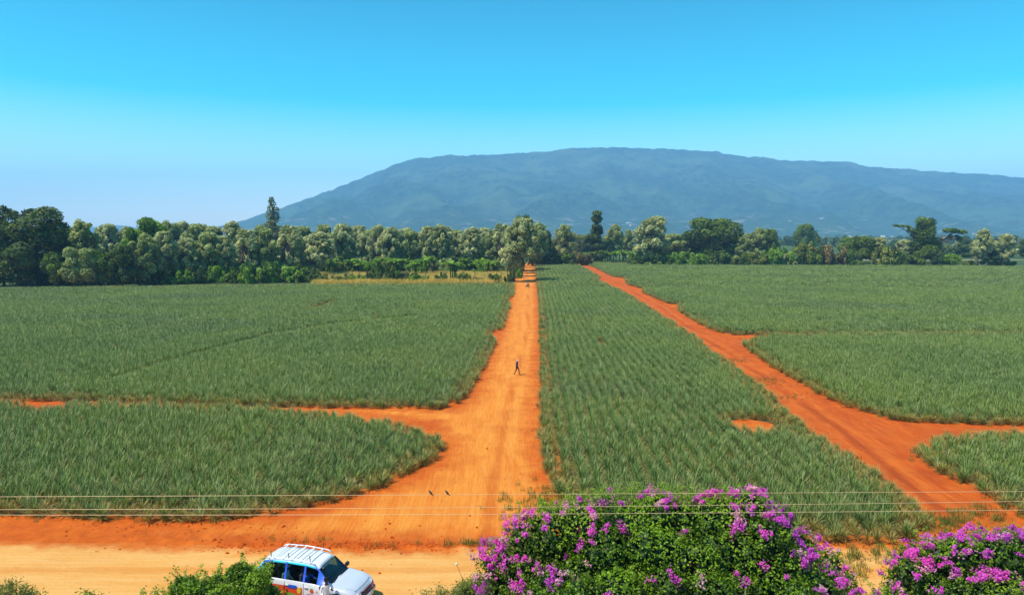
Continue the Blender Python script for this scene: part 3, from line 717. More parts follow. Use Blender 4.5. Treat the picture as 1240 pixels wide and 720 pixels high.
# shrubs at the field edges
lsh = [(62, 'dgrn', 318), (80, 'brt', 328), (105, 'dgrn', 330), (132, 'dark', 322), (158, 'dark', 322), (176, 'dgrn', 325), (192, 'dark', 322), (208, 'dgrn', 320), (224, 'brt', 320), (240, 'dark', 322), (256, 'brt', 318), (272, 'brt', 320), (288, 'dgrn', 322), (303, 'brt', 316), (318, 'dgrn', 318), (333, 'brt', 318), (342, 'brown', 322), (356, 'brt', 322), (371, 'dark', 323)]
for i, (x, k, t) in enumerate(lsh): put_shrub(k, x+random.uniform(-4, 4), 342.5-x*.008-random.uniform(0, 2), t+random.uniform(-5, 5), random.uniform(22, 40), f'leafy shrub at the edge of the upper left field, about {ORD[i]} from the left', 'shrubs along the upper left field')
for x, b, t, w, k, lab in [(460, 338, 314, 17, 'dgrn', 'tall dark green bush standing at the field edge in front of the yellow grass'), (490, 338, 328, 36, 'dark', 'low dark flat bush in front of the yellow grass'), (527, 328, 312, 28, 'dark', 'dark rounded bush behind the yellow grass'),
        (568, 326, 295, 24, 'dark', 'tall dark green round bush behind the yellow grass, near the road'), (418, 339, 330, 22, 'dgrn', 'low green bush at the left end of the yellow grass'), (402, 339, 333, 18, 'dgrn', 'smallest low bush at the left end of the yellow grass'), (616, 340, 328, 12, 'dark', 'small dark bush at the corner of the field beside the main road'), (625, 334, 318, 16, 'brt', 'bright green bush beside the far left side of the main road'), (580, 339, 334, 18, 'brown', 'brownish low bush in front of the yellow grass near the road')]:
    put_shrub(k, x, b, t, w, lab)
for i, (x, k, w_, t_) in enumerate(((386, 'dgrn', 22, 329), (434, 'brt', 26, 330), (452, 'dgrn', 16, 322), (474, 'dgrn', 22, 322), (506, 'brt', 26, 329), (534, 'dgrn', 16, 328), (562, 'yel', 20, 328), (598, 'dgrn', 20, 330))):
    put_shrub(k, x, 339, t_, w_, f'green shrub breaking up the front of the yellow grass, {ORD[i]} from the left', 'shrubs in front of the yellow grass')
rsh = [(668, 'dark', 300), (680, 'dgrn', 302), (694, 'dgrn', 303), (704, 'brown', 302), (775, 'dgrn', 304), (800, 'dgrn', 300), (822, 'brt', 302), (843, 'brt', 304), (868, 'dgrn', 300), (886, 'yel', 308), (900, 'dgrn', 304), (916, 'yel', 303), (932, 'brt', 298), (948, 'brt', 296), (957, 'grev2', 302), (970, 'yel', 290), (986, 'dgrn', 296), (1000, 'brown', 294), (1014, 'brown', 296), (1028, 'dgrn', 300), (1072, 'yel', 293), (1084, 'dgrn', 300), (1104, 'dgrn', 306), (1130, 'dark', 300), (1146, 'brt', 304), (1174, 'dgrn', 314), (1205, 'brt', 312), (1221, 'dgrn', 313)]
for i, (x, k, t) in enumerate(rsh): put_shrub(k, x, 319+(x-660)*.003, t, 30 if x < 1150 else 16, f'leafy shrub of the far hedge right of the main road, {ORD[i]} from the left', 'shrubs of the far right hedge')
def put_ban(px, by, s, label, group):
    b = base(px, by); o = bpy.data.objects.new('banana_plant', random.choice(BAN)); COL.objects.link(o); o.location = (b.x, b.y, 0); o.rotation_euler = (0, 0, random.uniform(0, 6.28)); o.scale = (s*1.15, s*1.15, s); tag(o, label, 'banana plant', group)
for i in range(34): put_ban(372+i*7.4+random.uniform(-6, 6), 329+random.uniform(-3, 3), random.uniform(1.2, 2.1), 'bright green banana plant in the row behind the yellow grass', 'banana plants behind the yellow grass')
for i in range(14): put_ban(170+i*14+random.uniform(-3, 3), 337.5-.015*i*14+random.uniform(-1.5, .5), random.uniform(1.1, 1.5), 'bright green banana plant among the shrubs edging the upper left field', 'banana plants among the left shrubs')
for i in range(22): put_ban(706+i*4.4+random.uniform(-1, 1), 315+random.uniform(-1, 1), random.uniform(1.4, 1.9), 'bright green banana plant in the clump right of the main road', 'banana plants right of the main road')
put_ban(548, 337.5, 2.0, 'large banana plant standing in front of the yellow grass', None)
put_ban(552, 337, 1.7, 'second, smaller banana plant in front of the yellow grass', None)
for i, (x, k, w_, t_) in enumerate(((382, 'dgrn', 30, 316), (396, 'brt', 22, 318), (412, 'yel', 26, 314), (430, 'dgrn', 22, 318), (446, 'brt', 24, 314), (474, 'yel', 24, 312), (484, 'dgrn', 22, 316), (506, 'brt', 24, 312), (538, 'grev2', 24, 310), (584, 'brt', 26, 312), (598, 'yel', 22, 315))):
    put_shrub(k, x, 329.5, t_, w_, f'bushy shrub among the banana plants behind the yellow grass, {ORD[i]} from the left', 'shrubs among the banana plants')
# tuft meshes for grass and weeds
def tuft_mesh(name, seed, n, h, spread, w, m):
    g = np.random.default_rng(seed); V = []; Fq = []; Tn = []
    for i in range(n):
        a = g.uniform(0, 6.28); q = spread*math.sqrt(g.random()); p = np.array([q*math.cos(a), q*math.sin(a), 0]); az = g.uniform(0, 6.28); L = h*g.uniform(.5, 1.1); ln = g.uniform(.05, .5)
        d = np.array([math.cos(az)*ln, math.sin(az)*ln, 1]); sd = np.array([-math.sin(az), math.cos(az), 0])*w; b = len(V)
        mid = p+d*L*.55; tip = p+d*L+np.array([d[0]*.3, d[1]*.3, -.05])*L
        V += [p-sd, p+sd, mid+sd*.9, mid-sd*.9, tip]; tn = g.random()
        Fq += [(b, b+1, b+2, b+3), (b+3, b+2, b+4, b+4)]; Tn += [tn, tn]
    me = bpy.data.meshes.new(name); me.from_pydata([tuple(v) for v in V], [], [f if f[2] != f[3] else f[:3] for f in Fq])
    a = me.attributes.new('tone', 'FLOAT', 'FACE'); a.data.foreach_set('value', np.array(Tn, np.float32)); me.materials.append(m); me.update(); return me
def stuff_merge(name, base, P, S, m, label, cat):
    """many small clumps as one real mesh"""
    nb = len(base.vertices); co = np.empty(nb*3, np.float32); base.vertices.foreach_get('co', co); co = co.reshape(-1, 3)
    tn = np.empty(len(base.polygons), np.float32); base.attributes['tone'].data.foreach_get('value', tn)
    polys = [tuple(p.vertices) for p in base.polygons]; g = np.random.default_rng(len(P)); V = []; Fq = []; Tn = []
    for i, (p, s) in enumerate(zip(P, S)):
        a = g.uniform(0, 6.28); c_, s_ = math.cos(a), math.sin(a); r = np.array([[c_, s_, 0], [-s_, c_, 0], [0, 0, 1]])
        V.append(co@r*s+np.array(p)); Fq += [tuple(x+i*nb for x in f) for f in polys]; Tn.append(np.clip(tn+g.normal(0, .15), 0, 1))
    me = bpy.data.meshes.new(name); me.from_pydata(np.concatenate(V).tolist(), [], Fq)
    a = me.attributes.new('tone', 'FLOAT', 'FACE'); a.data.foreach_set('value', np.concatenate(Tn).astype(np.float32)); me.update()
    return tag(link(name, me, m), label, cat, None, 'stuff')
dt = tuft_mesh('dry_tuft', 3, 30, 1.5, 1.3, .05, MAT['dry'])
gpoly = [tuple(q) for q in gp([(380, 341.5, .8), (612, 340, .8), (617, 329, .8), (380, 330.5, .8)])]
P = []
while len(P) < 2600:
    x = random.uniform(min(q[0] for q in gpoly), max(q[0] for q in gpoly)); y = random.uniform(min(q[1] for q in gpoly), max(q[1] for q in gpoly))
    if inpoly(np.array([x]), np.array([y]), gpoly)[0]: P.append((x, y, 0))
stuff_merge('dry_grass', dt, P, [random.uniform(.7, 1.3) for _ in P], MAT['dry'], 'tall yellow dry grass behind the fence posts near the road', 'grass')
# verge grass in front of right hedge
wt = tuft_mesh('weed_tuft', 4, 22, .6, .5, .022, MAT['weed'])
P = [(*at(random.uniform(690, 1225), random.uniform(317.6, 319.2)).xy, 0) for _ in range(900)]
stuff_merge('verge_grass', wt, P, [random.uniform(1.2, 2.6) for _ in P], MAT['weed'], 'yellow-green verge grass along the foot of the far right hedge', 'grass')
# fence
fr = empty('fence', base(500, 339)); fb = fr.location.copy()
tag(fr, 'row of tall thin wooden posts with wires in front of the yellow grass', 'fence')
px_ = [392, 404, 419, 427, 436, 444, 469, 515, 541, 557, 575, 601, 607, 615]; tops = []
for x in px_:
    b = base(x, 339.5-(x-392)*.004)-fb; h = random.uniform(3.3, 4.3)
    link('post', Tubes().tube([b, b+Vector((random.uniform(-.08, .08), 0, h))], [.11, .08], 7).mesh('post'), MAT['bark'], fr); tops.append((b, h))
t = Tubes()
for q in (1.0, 2.0, 3.0):
    for (a, _), (b, _) in zip(tops, tops[1:]): t.tube([a+Vector((0, 0, q)), b+Vector((0, 0, q))], .012, 4)
MAT['wire'] = plain('dull_wire', (.45, .40, .30), .45, metal=.3)
link('wire', t.mesh('wire'), MAT['wire'], fr)

# far woods on the plain: one mass of many crowns
def woods(n, label, name, reg_):
    g = random.Random(77); pts = []
    while len(pts) < n:
        y = reg_[0]+(reg_[1]-reg_[0])*g.random()**1.6; x = g.uniform(-.85, .85)*y
        if noise.noise(Vector((x*.004, y*.0022, 2))) < -.02: continue
        pts.append((x, y, -.3, g.uniform(0, 6.28), g.uniform(.7, 1.3)))
    pts = np.array(pts); me = bpy.data.meshes.new(name); me.vertices.add(n); me.vertices.foreach_set('co', pts[:, :3].astype(np.float32).ravel())
    for nm, a in (('rot', np.stack([0*pts[:, 3], 0*pts[:, 3], pts[:, 3]], 1)), ('scl', np.stack([pts[:, 4], pts[:, 4], pts[:, 4]*.62], 1))):
        q = me.attributes.new(nm, 'FLOAT_VECTOR', 'POINT'); q.data.foreach_set('vector', a.astype(np.float32).ravel())
    me.update(); o = link(name, me)
    src = [[c for c in PRO[k][0][0].children if c.name.startswith('crown')][0] for k in ('round', 'dark', 'grev2')]
    instancer(o, src); return tag(o, label, 'woodland', None, 'stuff')
tg = random.Random(12); PT = []
while len(PT) < 620:
    x_ = tg.uniform(-60, 622); y_ = tg.uniform(318, 331)
    if (y_ > 322 and x_ > 598) or (y_ > 321 and x_ > 376): continue
    q = base(x_, y_)
    PT.append((q.x, q.y, -.2, tg.uniform(0, 6.28), tg.uniform(.9, 1.7)))
PT = np.array(PT); me = bpy.data.meshes.new('undergrowth'); me.vertices.add(len(PT)); me.vertices.foreach_set('co', PT[:, :3].astype(np.float32).ravel())
for nm, a in (('rot', np.stack([0*PT[:, 3], 0*PT[:, 3], PT[:, 3]], 1)), ('scl', np.stack([PT[:, 4]]*3, 1))):
    q = me.attributes.new(nm, 'FLOAT_VECTOR', 'POINT'); q.data.foreach_set('vector', a.astype(np.float32).ravel())
me.update(); ug = link('undergrowth', me); instancer(ug, [[o for o in bpy.data.objects if o.data == SH[k][0]][0] for k in ('dark', 'dgrn', 'brt', 'dgrn')])
tag(ug, 'dense dark green undergrowth filling the shade beneath the left tree belt', 'undergrowth', None, 'stuff')
woods(2600, 'hazy scattered woodland on the plain between the far hedge and the mountain', 'distant_woodland', (470, 3400))

# houses at the foot of the mountain
MAT['hwall'] = plain('house_wall', (.62, .55, .44), .8); MAT['hroof'] = plain('tin_roof', (.62, .60, .56), .5, metal=.2); MAT['hroof2'] = plain('rust_roof', (.38, .18, .11), .7)
def house_mesh():
    w = Tubes(); w.box((0, 0, 1.6), (12, 7, 3.2)); V = w
    V.quad((-6, -3.5, 3.2), (-6, 3.5, 3.2), (-6, 0, 4.9)); V.quad((6, -3.5, 3.2), (6, 0, 4.9), (6, 3.5, 3.2)); V.box((-2, -3.53, 1.1), (1, .06, 2.1))
    r = Tubes(); r.quad((-6.5, -4, 3.05), (6.5, -4, 3.05), (6.5, 0, 5.0), (-6.5, 0, 5.0)); r.quad((-6.5, 4, 3.05), (-6.5, 0, 5.0), (6.5, 0, 5.0), (6.5, 4, 3.05))
    return w.mesh('wall'), r.mesh('roof')
hw, hrf = house_mesh(); hw.materials.append(MAT['hwall']); hrf.materials.append(MAT['hroof'])
hrf2 = hrf.copy(); hrf2.materials.clear(); hrf2.materials.append(MAT['hroof2'])
def mh(x, y):
    u = x/y; t = (y-3300)/(RD-3300)
    return mnt(u, t)[2] if t > 0 else 0
g = random.Random(21)
for i in range(46):
    y = g.uniform(2300, 4050); px = g.uniform(640, 1238) if i > 4 else g.uniform(1120, 1238)
    x = (px-620)/F*y
    if i < 5: y = 900+i*90; x = (px-620)/F*y
    o = empty('house', (x, y, mh(x, y)-.3), g.uniform(-.6, .6)); s = g.uniform(1.2, 2.2); o.scale = (s, s, s)
    link('wall', hw, None, o); link('roof', hrf if g.random() < .65 else hrf2, None, o)
    tag(o, 'tiny pale house among the hazy trees below the mountain', 'house', 'far houses below the mountain')

# ------------------------------------------------------------------ foreground bushes
def bush(name, outline, Yb, label, depth_rows, seed, nleaf, leaf, flowers=0, twig=True, clusterwt=None, zone=None, mleaf='bushl', core=True, sprigs=900, cat='bush', stepw=.9, rlo=.75, rhi=1.15, shoots=None):
    g = random.Random(seed); ng = np.random.default_rng(seed); lob_ = []
    def top(px):
        for (a, ya), (b, yb) in zip(outline, outline[1:]):
            if a <= px <= b: return ya+(yb-ya)*(px-a)/(b-a)
        return outline[0][1] if px < outline[0][0] else outline[-1][1]
    x0, x1 = outline[0][0], outline[-1][0]
    for (dy, drop, shrink) in depth_rows:
        Y = Yb+dy; px = x0
        while px <= x1:
            P = atY(px, top(px), Y); 
            zt = atY(px, top(px), Yb).z-drop
            X = atY(px, top(px), Yb).x; mid = (atY(x0, 700, Yb).x+atY(x1, 700, Yb).x)/2
            X = mid+(X-mid)*shrink
            z = zt
            if dy > 0: z = min(zt, P.z)
            k = 0
            while z > .4:
                r = g.uniform(rlo, rhi)*(1 if k < 3 else 1.35)
                if not (dy < 0 and g.random() < .2): lob_.append([X+g.uniform(-.3, .3), Y+g.uniform(-.35, .35), z-r*g.uniform(.85, 1.25), r, r, r*.9])
                z -= r*1.25; k += 1
            px += F/Yb*stepw
    L = np.array(lob_); base = Vector((L[:, 0].mean(), Yb, 0)); L[:, 0] -= base.x; L[:, 1] -= base.y
    root = empty(name, base); tag(root, label, cat)
    wz = L[:, 2] > L[:, 2].max()*.45
    P, u, idx = lobe_points(L, nleaf, ng, .72, .35, .8)
    lt = ng.uniform(-.5, .4, len(L))[idx]
    V, Fc, tn = leaves(P, u, leaf, ng, .62, 0, np.clip(ng.beta(1.8, 1.8, len(P))+lt, 0, 1)); Vs, Fs, Ts = [V], [Fc], [tn]; c = len(V)
    # sprigs: short arching shoots with leaves, standing out of the surface
    sp_P, sp_u, _ = lobe_points(L, sprigs, ng, .9, .5, .95)
    t = Tubes(); fl = []
    for p, n in zip(sp_P, sp_u):
        p = Vector(p); n = Vector(n)
        if n.z < -.2: continue
        Ls = g.uniform(.25, .8); d = (n+Vector((g.gauss(0, .3), g.gauss(0, .3), .5))).normalized(); pts = [p-d*.1]
        for s in range(4): pts.append(pts[-1]+d*Ls/4); d = (d+Vector((0, 0, -.12))).normalized()
        t.tube(pts, [.012, .01, .008, .006, .004], 3)
        m = 26; q = ng.uniform(0.1, 1, m); PP = np.array([tuple(pts[0].lerp(pts[-1], float(x))) for x in q])+ng.normal(0, .05, (m, 3))
        v, f, tt = leaves(PP, np.tile(np.array([0, -.2, .9]), (m, 1)), leaf*.9, ng, .6, .3, np.clip(ng.uniform(.45, 1, m), 0, 1)); Vs.append(v); Fs.append(f+c); Ts.append(tt); c += len(v)
        if flowers: fl.append((pts[-1], d))
    link('foliage', npmesh('foliage', np.concatenate(Vs), np.concatenate(Fs), {'tone': ('FACE', np.concatenate(Ts))}), MAT[mleaf], root)
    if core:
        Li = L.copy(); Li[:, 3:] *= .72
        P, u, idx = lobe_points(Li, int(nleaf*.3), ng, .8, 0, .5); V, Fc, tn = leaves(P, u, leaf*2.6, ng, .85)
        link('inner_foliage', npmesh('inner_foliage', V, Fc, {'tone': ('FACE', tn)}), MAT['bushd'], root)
    if shoots:      # thin light green growth along the top of the bush
        VV, FF, TT, cc_ = [], [], [], 0
        for q in range(shoots[2]):
            px = g.uniform(shoots[0], shoots[1]); a = atY(px, top(px)+g.uniform(4, 16), Yb+g.uniform(.2, 1.8))-base; b = a+Vector((g.gauss(0, .25), g.gauss(0, .2), g.uniform(.25, .75))); t.tube([a, b], [.008, .003], 3)
            m = 34; w_ = ng.uniform(0, 1, m); PP = np.array([tuple(a.lerp(b, float(z_))) for z_ in w_])+ng.normal(0, .07, (m, 3))
            v, f, tt = leaves(PP, np.tile(np.array([0, -.2, .9]), (m, 1)), .075, ng, .5); VV.append(v); FF.append(f+cc_); TT.append(tt); cc_ += len(v)
        link('young_shoots', npmesh('young_shoots', np.concatenate(VV), np.concatenate(FF), {'tone': ('FACE', np.concatenate(TT))}), MAT['brt'], root)
    for i in range(9):
        a = g.uniform(0, 6.28); e = Vector((g.uniform(L[:, 0].min(), L[:, 0].max())*.8, g.uniform(-1.5, 1.5), g.uniform(.5, .8)*L[:, 2].max())); s = Vector((e.x*.45, e.y*.3, 0))
        t.tube([s, s.lerp(e, .5)+Vector((0, 0, .3)), e], [.08, .055, .02], 6)
    link('stems', t.mesh('stems'), MAT['barkd'], root)
    if flowers:
        Vf, Ff_, Tf, c = [], [], [], 0; Vp, Fp, Tp, cpn = [], [], [], 0
        # clusters sit on the outer surface, weighted by where the photo shows them
        P, u, _ = lobe_points(L, 9000, ng, .96, .6, .97); made = 0
        order = ng.permutation(len(P))
        for i in order:
            if made >= flowers: break
            wp = Vector(P[i])+base; x, y = proj(wp)
            if ng.random() > zone(x, y): continue
            if u[i][2] < -.1: continue
            made += 1
            m = int(ng.uniform(18, 110)); big = ng.uniform(.07, .22)
            ax = unit(ng.normal(0, 1, (1, 3))+np.array([[0, 0, .4]]))[0]; q = ng.uniform(-1, 1, m)
            C = P[i]+u[i]*.12+ax*q[:, None]*big*ng.uniform(.6, 1.6)+ng.normal(0, big*.33, (m, 3))
            faded = ng.random() < .18
            v, f, tt = leaves(C, np.tile(u[i]*.5+np.array([-.4, -.1, .6]), (m, 1)), .075, ng, .85)
            if faded: Vp.append(v); Fp.append(f+cpn); Tp.append(tt); cpn += len(v)
            else: Vf.append(v); Ff_.append(f+c); Tf.append(tt); c += len(v)
        link('blossom', npmesh('blossom', np.concatenate(Vf), np.concatenate(Ff_), {'tone': ('FACE', np.concatenate(Tf))}), MAT['bract'], root)
        if Vp: o = link('faded_blossom', npmesh('faded_blossom', np.concatenate(Vp), np.concatenate(Fp), {'tone': ('FACE', np.concatenate(Tp))}), MAT['bractp'], root)
    return root
def gz(x, y, lst, base):
    w = base
    for (cx, cy, rx, ry, a) in lst: w = max(w, a*math.exp(-((x-cx)/rx)**2-((y-cy)/ry)**2))
    return w
ol1 = [(585, 716), (592, 690), (602, 664), (618, 648), (640, 630), (660, 614), (690, 606), (730, 600), (770, 598), (810, 598), (850, 603), (880, 600), (905, 592), (925, 594), (940, 612), (965, 632), (985, 655), (1005, 675), (1030, 700), (1048, 718)]
z1 = lambda x, y: gz(x, y, [(607, 690, 30, 50, 1), (630, 645, 35, 30, .9), (665, 698, 25, 12, .9), (700, 622, 30, 14, .8), (815, 603, 60, 12, 1), (915, 600, 22, 14, 1), (930, 630, 35, 22, .9), (985, 665, 28, 25, .9), (930, 690, 40, 25, .45), (700, 655, 40, 20, .25), (745, 638, 30, 20, .3), (1020, 705, 30, 20, .6)], .04)
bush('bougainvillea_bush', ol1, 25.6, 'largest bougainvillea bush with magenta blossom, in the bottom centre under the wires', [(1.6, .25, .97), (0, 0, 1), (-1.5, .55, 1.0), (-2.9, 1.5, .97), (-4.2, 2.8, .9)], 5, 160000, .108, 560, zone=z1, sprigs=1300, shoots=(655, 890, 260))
ol2 = [(1080, 718), (1090, 696), (1104, 675), (1128, 660), (1160, 652), (1200, 644), (1240, 643), (1280, 640), (1330, 645), (1370, 680), (1390, 716)]
z2 = lambda x, y: gz(x, y, [(1190, 645, 60, 14, 1), (1110, 688, 30, 22, 1), (1150, 665, 40, 14, .9), (1200, 700, 25, 12, .9), (1270, 650, 60, 30, .8)], .16)
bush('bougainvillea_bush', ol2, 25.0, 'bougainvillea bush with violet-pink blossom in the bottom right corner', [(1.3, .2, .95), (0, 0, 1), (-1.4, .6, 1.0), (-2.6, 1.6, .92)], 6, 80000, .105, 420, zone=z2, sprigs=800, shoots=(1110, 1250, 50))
ol3 = [(186, 721), (205, 715), (226, 702), (246, 703), (262, 695), (276, 685), (290, 678), (302, 680), (312, 690), (320, 706), (325, 718)]
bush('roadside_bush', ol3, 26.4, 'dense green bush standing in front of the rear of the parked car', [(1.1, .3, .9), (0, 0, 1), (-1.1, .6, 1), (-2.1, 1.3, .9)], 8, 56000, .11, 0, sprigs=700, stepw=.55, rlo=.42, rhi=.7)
def sprigbush(name, x0, x1, top, Y, n, label, mt, seed, lf=.09):
    g = random.Random(seed); ng = np.random.default_rng(seed); t = Tubes(); Vs, Fs, Ts, c = [], [], [], 0
    base = atY((x0+x1)/2, 720, Y); base.z = 0
    for i in range(n):
        px = g.uniform(x0, x1); q = 1-abs((px-(x0+x1)/2)/((x1-x0)/2+.01)); e = atY(px, top+(720-top)*(1-q)*g.uniform(.5, 1)+g.uniform(0, 12), Y+g.uniform(-.7, .7))-base
        s = Vector((e.x*.25, e.y*.3, 0)); m_ = s.lerp(e, .55)+Vector((0, 0, .2)); t.tube([s, m_, e], [.03, .018, .005], 4)
        k = 60; q = ng.uniform(.45, 1.0, k); PP = np.array([tuple(m_.lerp(e, float((a-.45)/.55))) for a in q])+ng.normal(0, .10, (k, 3))
        v, f, tt = leaves(PP, np.tile(np.array([0, -.3, .8]), (k, 1)), lf, ng, .55); Vs.append(v); Fs.append(f+c); Ts.append(tt); c += len(v)
    root = empty(name, base); tag(root, label, 'bush')
    link('foliage', npmesh('foliage', np.concatenate(Vs), np.concatenate(Fs), {'tone': ('FACE', np.concatenate(Ts))}), mt, root); link('stems', t.mesh('stems'), MAT['barkd'], root)
sprigbush('twiggy_bush', -30, 54, 698, 27, 60, 'sparse twiggy bush with dull leaves in the bottom left corner', MAT['weed'], 1)
sprigbush('twiggy_bush', 96, 122, 708, 27, 9, 'single small leafy twig poking up left of the green roadside bush', MAT['bushl'], 2)
sprigbush('twiggy_bush', 496, 560, 706, 27, 34, 'dry olive twigs along the bottom edge right of the parked car', MAT['weed'], 3, .07)
sprigbush('twiggy_bush', 545, 612, 692, 27.6, 90, 'low olive bush at the lower left foot of the largest bougainvillea', MAT['weed'], 4)
# weeds and clods, thrown over the loose earth
P = []
for (x, y, sx, sy, n) in ((590, 659, 18, 2.5, 34), (500, 661, 60, 2, 10), (650, 612, 22, 14, 90), (1130, 634, 25, 6, 90), (1040, 690, 22, 14, 40), (1180, 625, 30, 6, 60), (1060, 668, 30, 8, 30), (690, 622, 20, 10, 60), (928, 461, 13, 3, 90), (893, 437, 9, 2, 50), (955, 480, 12, 3, 30), (340, 655, 40, 3, 6)):
    for _ in range(n):
        q = at(random.gauss(x, sx), min(719, random.gauss(y, sy)))
        P.append((q.x, q.y, 0.0))
for poly_ in (A_, B_, C_, D_, E_, F_):
    for (a_, b_), (c_, d_) in zip(poly_, poly_[1:]+poly_[:1]):
        L_ = math.hypot(c_-a_, d_-b_)
        if min(b_, d_) > 150 or max(abs(a_)-.8*b_, abs(c_)-.8*d_) > 15: continue
        for _ in range(int(L_*(2.0 if min(b_, d_) < 80 else .8))):
            t_ = random.random(); P.append((a_+(c_-a_)*t_+random.gauss(0, .35), b_+(d_-b_)*t_+random.gauss(0, .35), 0))
stuff_merge('weeds', tuft_mesh('wd', 6, 16, .38, .2, .010, MAT['weed']), P, [random.uniform(.5, 1.3)*(.55 if p[1] > 60 else 1) for p in P], MAT['weed'], 'thin yellow-green weeds scattered on the bare red earth and along the field edges', 'weeds')
clod = Tubes(); g = random.Random(3)
for i in range(1750):
    if i < 950: q = at(random.gauss(440, 110), random.gauss(661.5, 4.2))
    elif i < 1150: q = at(random.gauss(230, 90), random.gauss(640, 6))
    elif i < 1350: q = at(random.gauss(1000, 60), random.gauss(500, 10))
    elif i < 1450: q = at(random.uniform(1000, 1100), random.uniform(655, 700))
    else:
        q = at(random.uniform(300, 700), random.uniform(520, 718)); 
    if inpoly(np.array([q.x]), np.array([q.y]), C_)[0] or inpoly(np.array([q.x]), np.array([q.y]), B_)[0]: continue
    s = abs(random.gauss(.0, .03))+.012
    clod.ball((q.x, q.y, float(hgt(np.array([q.x]), np.array([q.y]))[0])+s*.3), (s, s*g.uniform(.7, 1.3), s*.7), 5, 3, Matrix.Rotation(g.uniform(0, 3), 3, 'X'))
tag(link('soil_clods', clod.mesh('soil_clods'), MAT['clay']), 'crumbly clods of loose red earth along the bank beside the pale road', 'soil clods', None, 'stuff')
st = empty('flower_stalk', atY(560, 712, 28.2)); st.location.z = 0; b0 = st.location.copy(); e = atY(552.8, 682.5, 28.2)-b0; m_ = atY(560, 700, 28.2)-b0
MAT['white'] = plain('white_petal', (.8, .78, .7), .7)
tag(st, 'thin bent stalk with one white flower rising from the olive bush', 'flower')
link('stalk', Tubes().tube([(0, 0, 0), m_, e], [.02, .012, .006], 5).mesh('stalk'), MAT['weed'], st); link('flower', Tubes().ball(e, (.05, .05, .07), 6, 4).mesh('flower'), MAT['white'], st)

# ------------------------------------------------------------------ power line
MAT['cable'] = plain('cable', (.72, .48, .24), .4, metal=.2); MAT['pole'] = plain('pole_wood', (.24, .19, .14), .9, ns=4, nz=.3); MAT['ins'] = plain('ceramic', (.5, .3, .2), .3)
wires = []
for (ya, ym, yb, Y, nm) in ((601, 598.5, 594.5, 20.6, 'top'), (616.5, 614.3, 606.5, 20.0, 'middle'), (623, 622.3, 617, 19.4, 'bottom')):
    a, m_, b = atY(0, ya, Y), atY(540, ym, Y), atY(1240, yb, Y)
    co = np.polyfit([a.x, m_.x, b.x], [a.z, m_.z, b.z], 2)
    pts = [Vector((x, Y, float(np.polyval(co, x)))) for x in np.linspace(-32, 34, 50)]
    wires.append(pts); o = link('power_cable', Tubes().tube([p-pts[0] for p in pts], .007, 5).mesh('power_cable'), MAT['cable'], smooth=True); o.location = pts[0]
    tag(o, f'thin tan power cable crossing the whole photo, {nm} one of the three', 'cable', 'three overhead cables')
for e, wh in ((0, 'left'), (-1, 'right')):
    X = wires[0][e].x; zt = max(w[e].z for w in wires)
    r = empty('utility_pole', (X, 20, 0)); tag(r, f'wooden utility pole carrying the {wh} ends of the three cables', 'pole')
    link('pole', Tubes().tube([(0, 0, 0), (0, 0, zt+.3)], [.16, .11], 12).mesh('pole'), MAT['pole'], r, smooth=True)
    link('crossarm', Tubes().box((.16, 0, min(w[e].z for w in wires)-.15), (.1, 1.9, .12)).mesh('crossarm', .01), MAT['pole'], r)
    for w in wires: 
        zz = min(q[e].z for q in wires)-.09
        link('insulator', Tubes().tube([(.02, w[e].y-20, zz), (.02, w[e].y-20, w[e].z)], .04, 8).mesh('insulator'), MAT['ins'], r)
# birds on the top cable
MAT['bird'] = plain('bird_feathers', (.10, .05, .04), .8)
def zc(x):
    p = min(wires[0], key=lambda q: abs(q.x-x)); i = wires[0].index(p); a, b = wires[0][i-1], wires[0][i+1]
    return a.z+(b.z-a.z)*(x-a.x)/(b.x-a.x)
for px, lab in ((521.5, 'small dark bird perched on the top cable, left one of two'), (541.5, 'small dark bird perched on the top cable, right one of two')):
    X = atY(px, 598, 20.6).x; t = Tubes(); rt = Matrix.Rotation(R(50), 3, 'Y')
    t.ball((0, 0, .075), (.075, .042, .042), 12, 8, rt); t.ball((-.05, 0, .145), (.03, .028, .028), 10, 6); t.tube([(-.07, 0, .145), (-.105, 0, .138)], [.009, .002], 5)
    t.tube([(.04, 0, .03), (.11, 0, -.045)], [.022, .012], 5); t.ball((.005, .036, .075), (.07, .012, .028), 8, 5, rt); t.ball((.005, -.036, .075), (.07, .012, .028), 8, 5, rt)
    t.tube([(0, .015, .04), (0, .015, .008)], .004, 4); t.tube([(0, -.015, .04), (0, -.015, .008)], .004, 4)
    o = link('bird', t.mesh('bird'), MAT['bird'], smooth=True); o.scale = (.8, .8, .8); o.location = (X, 20.6, zc(X)+.004); tag(o, lab, 'bird')

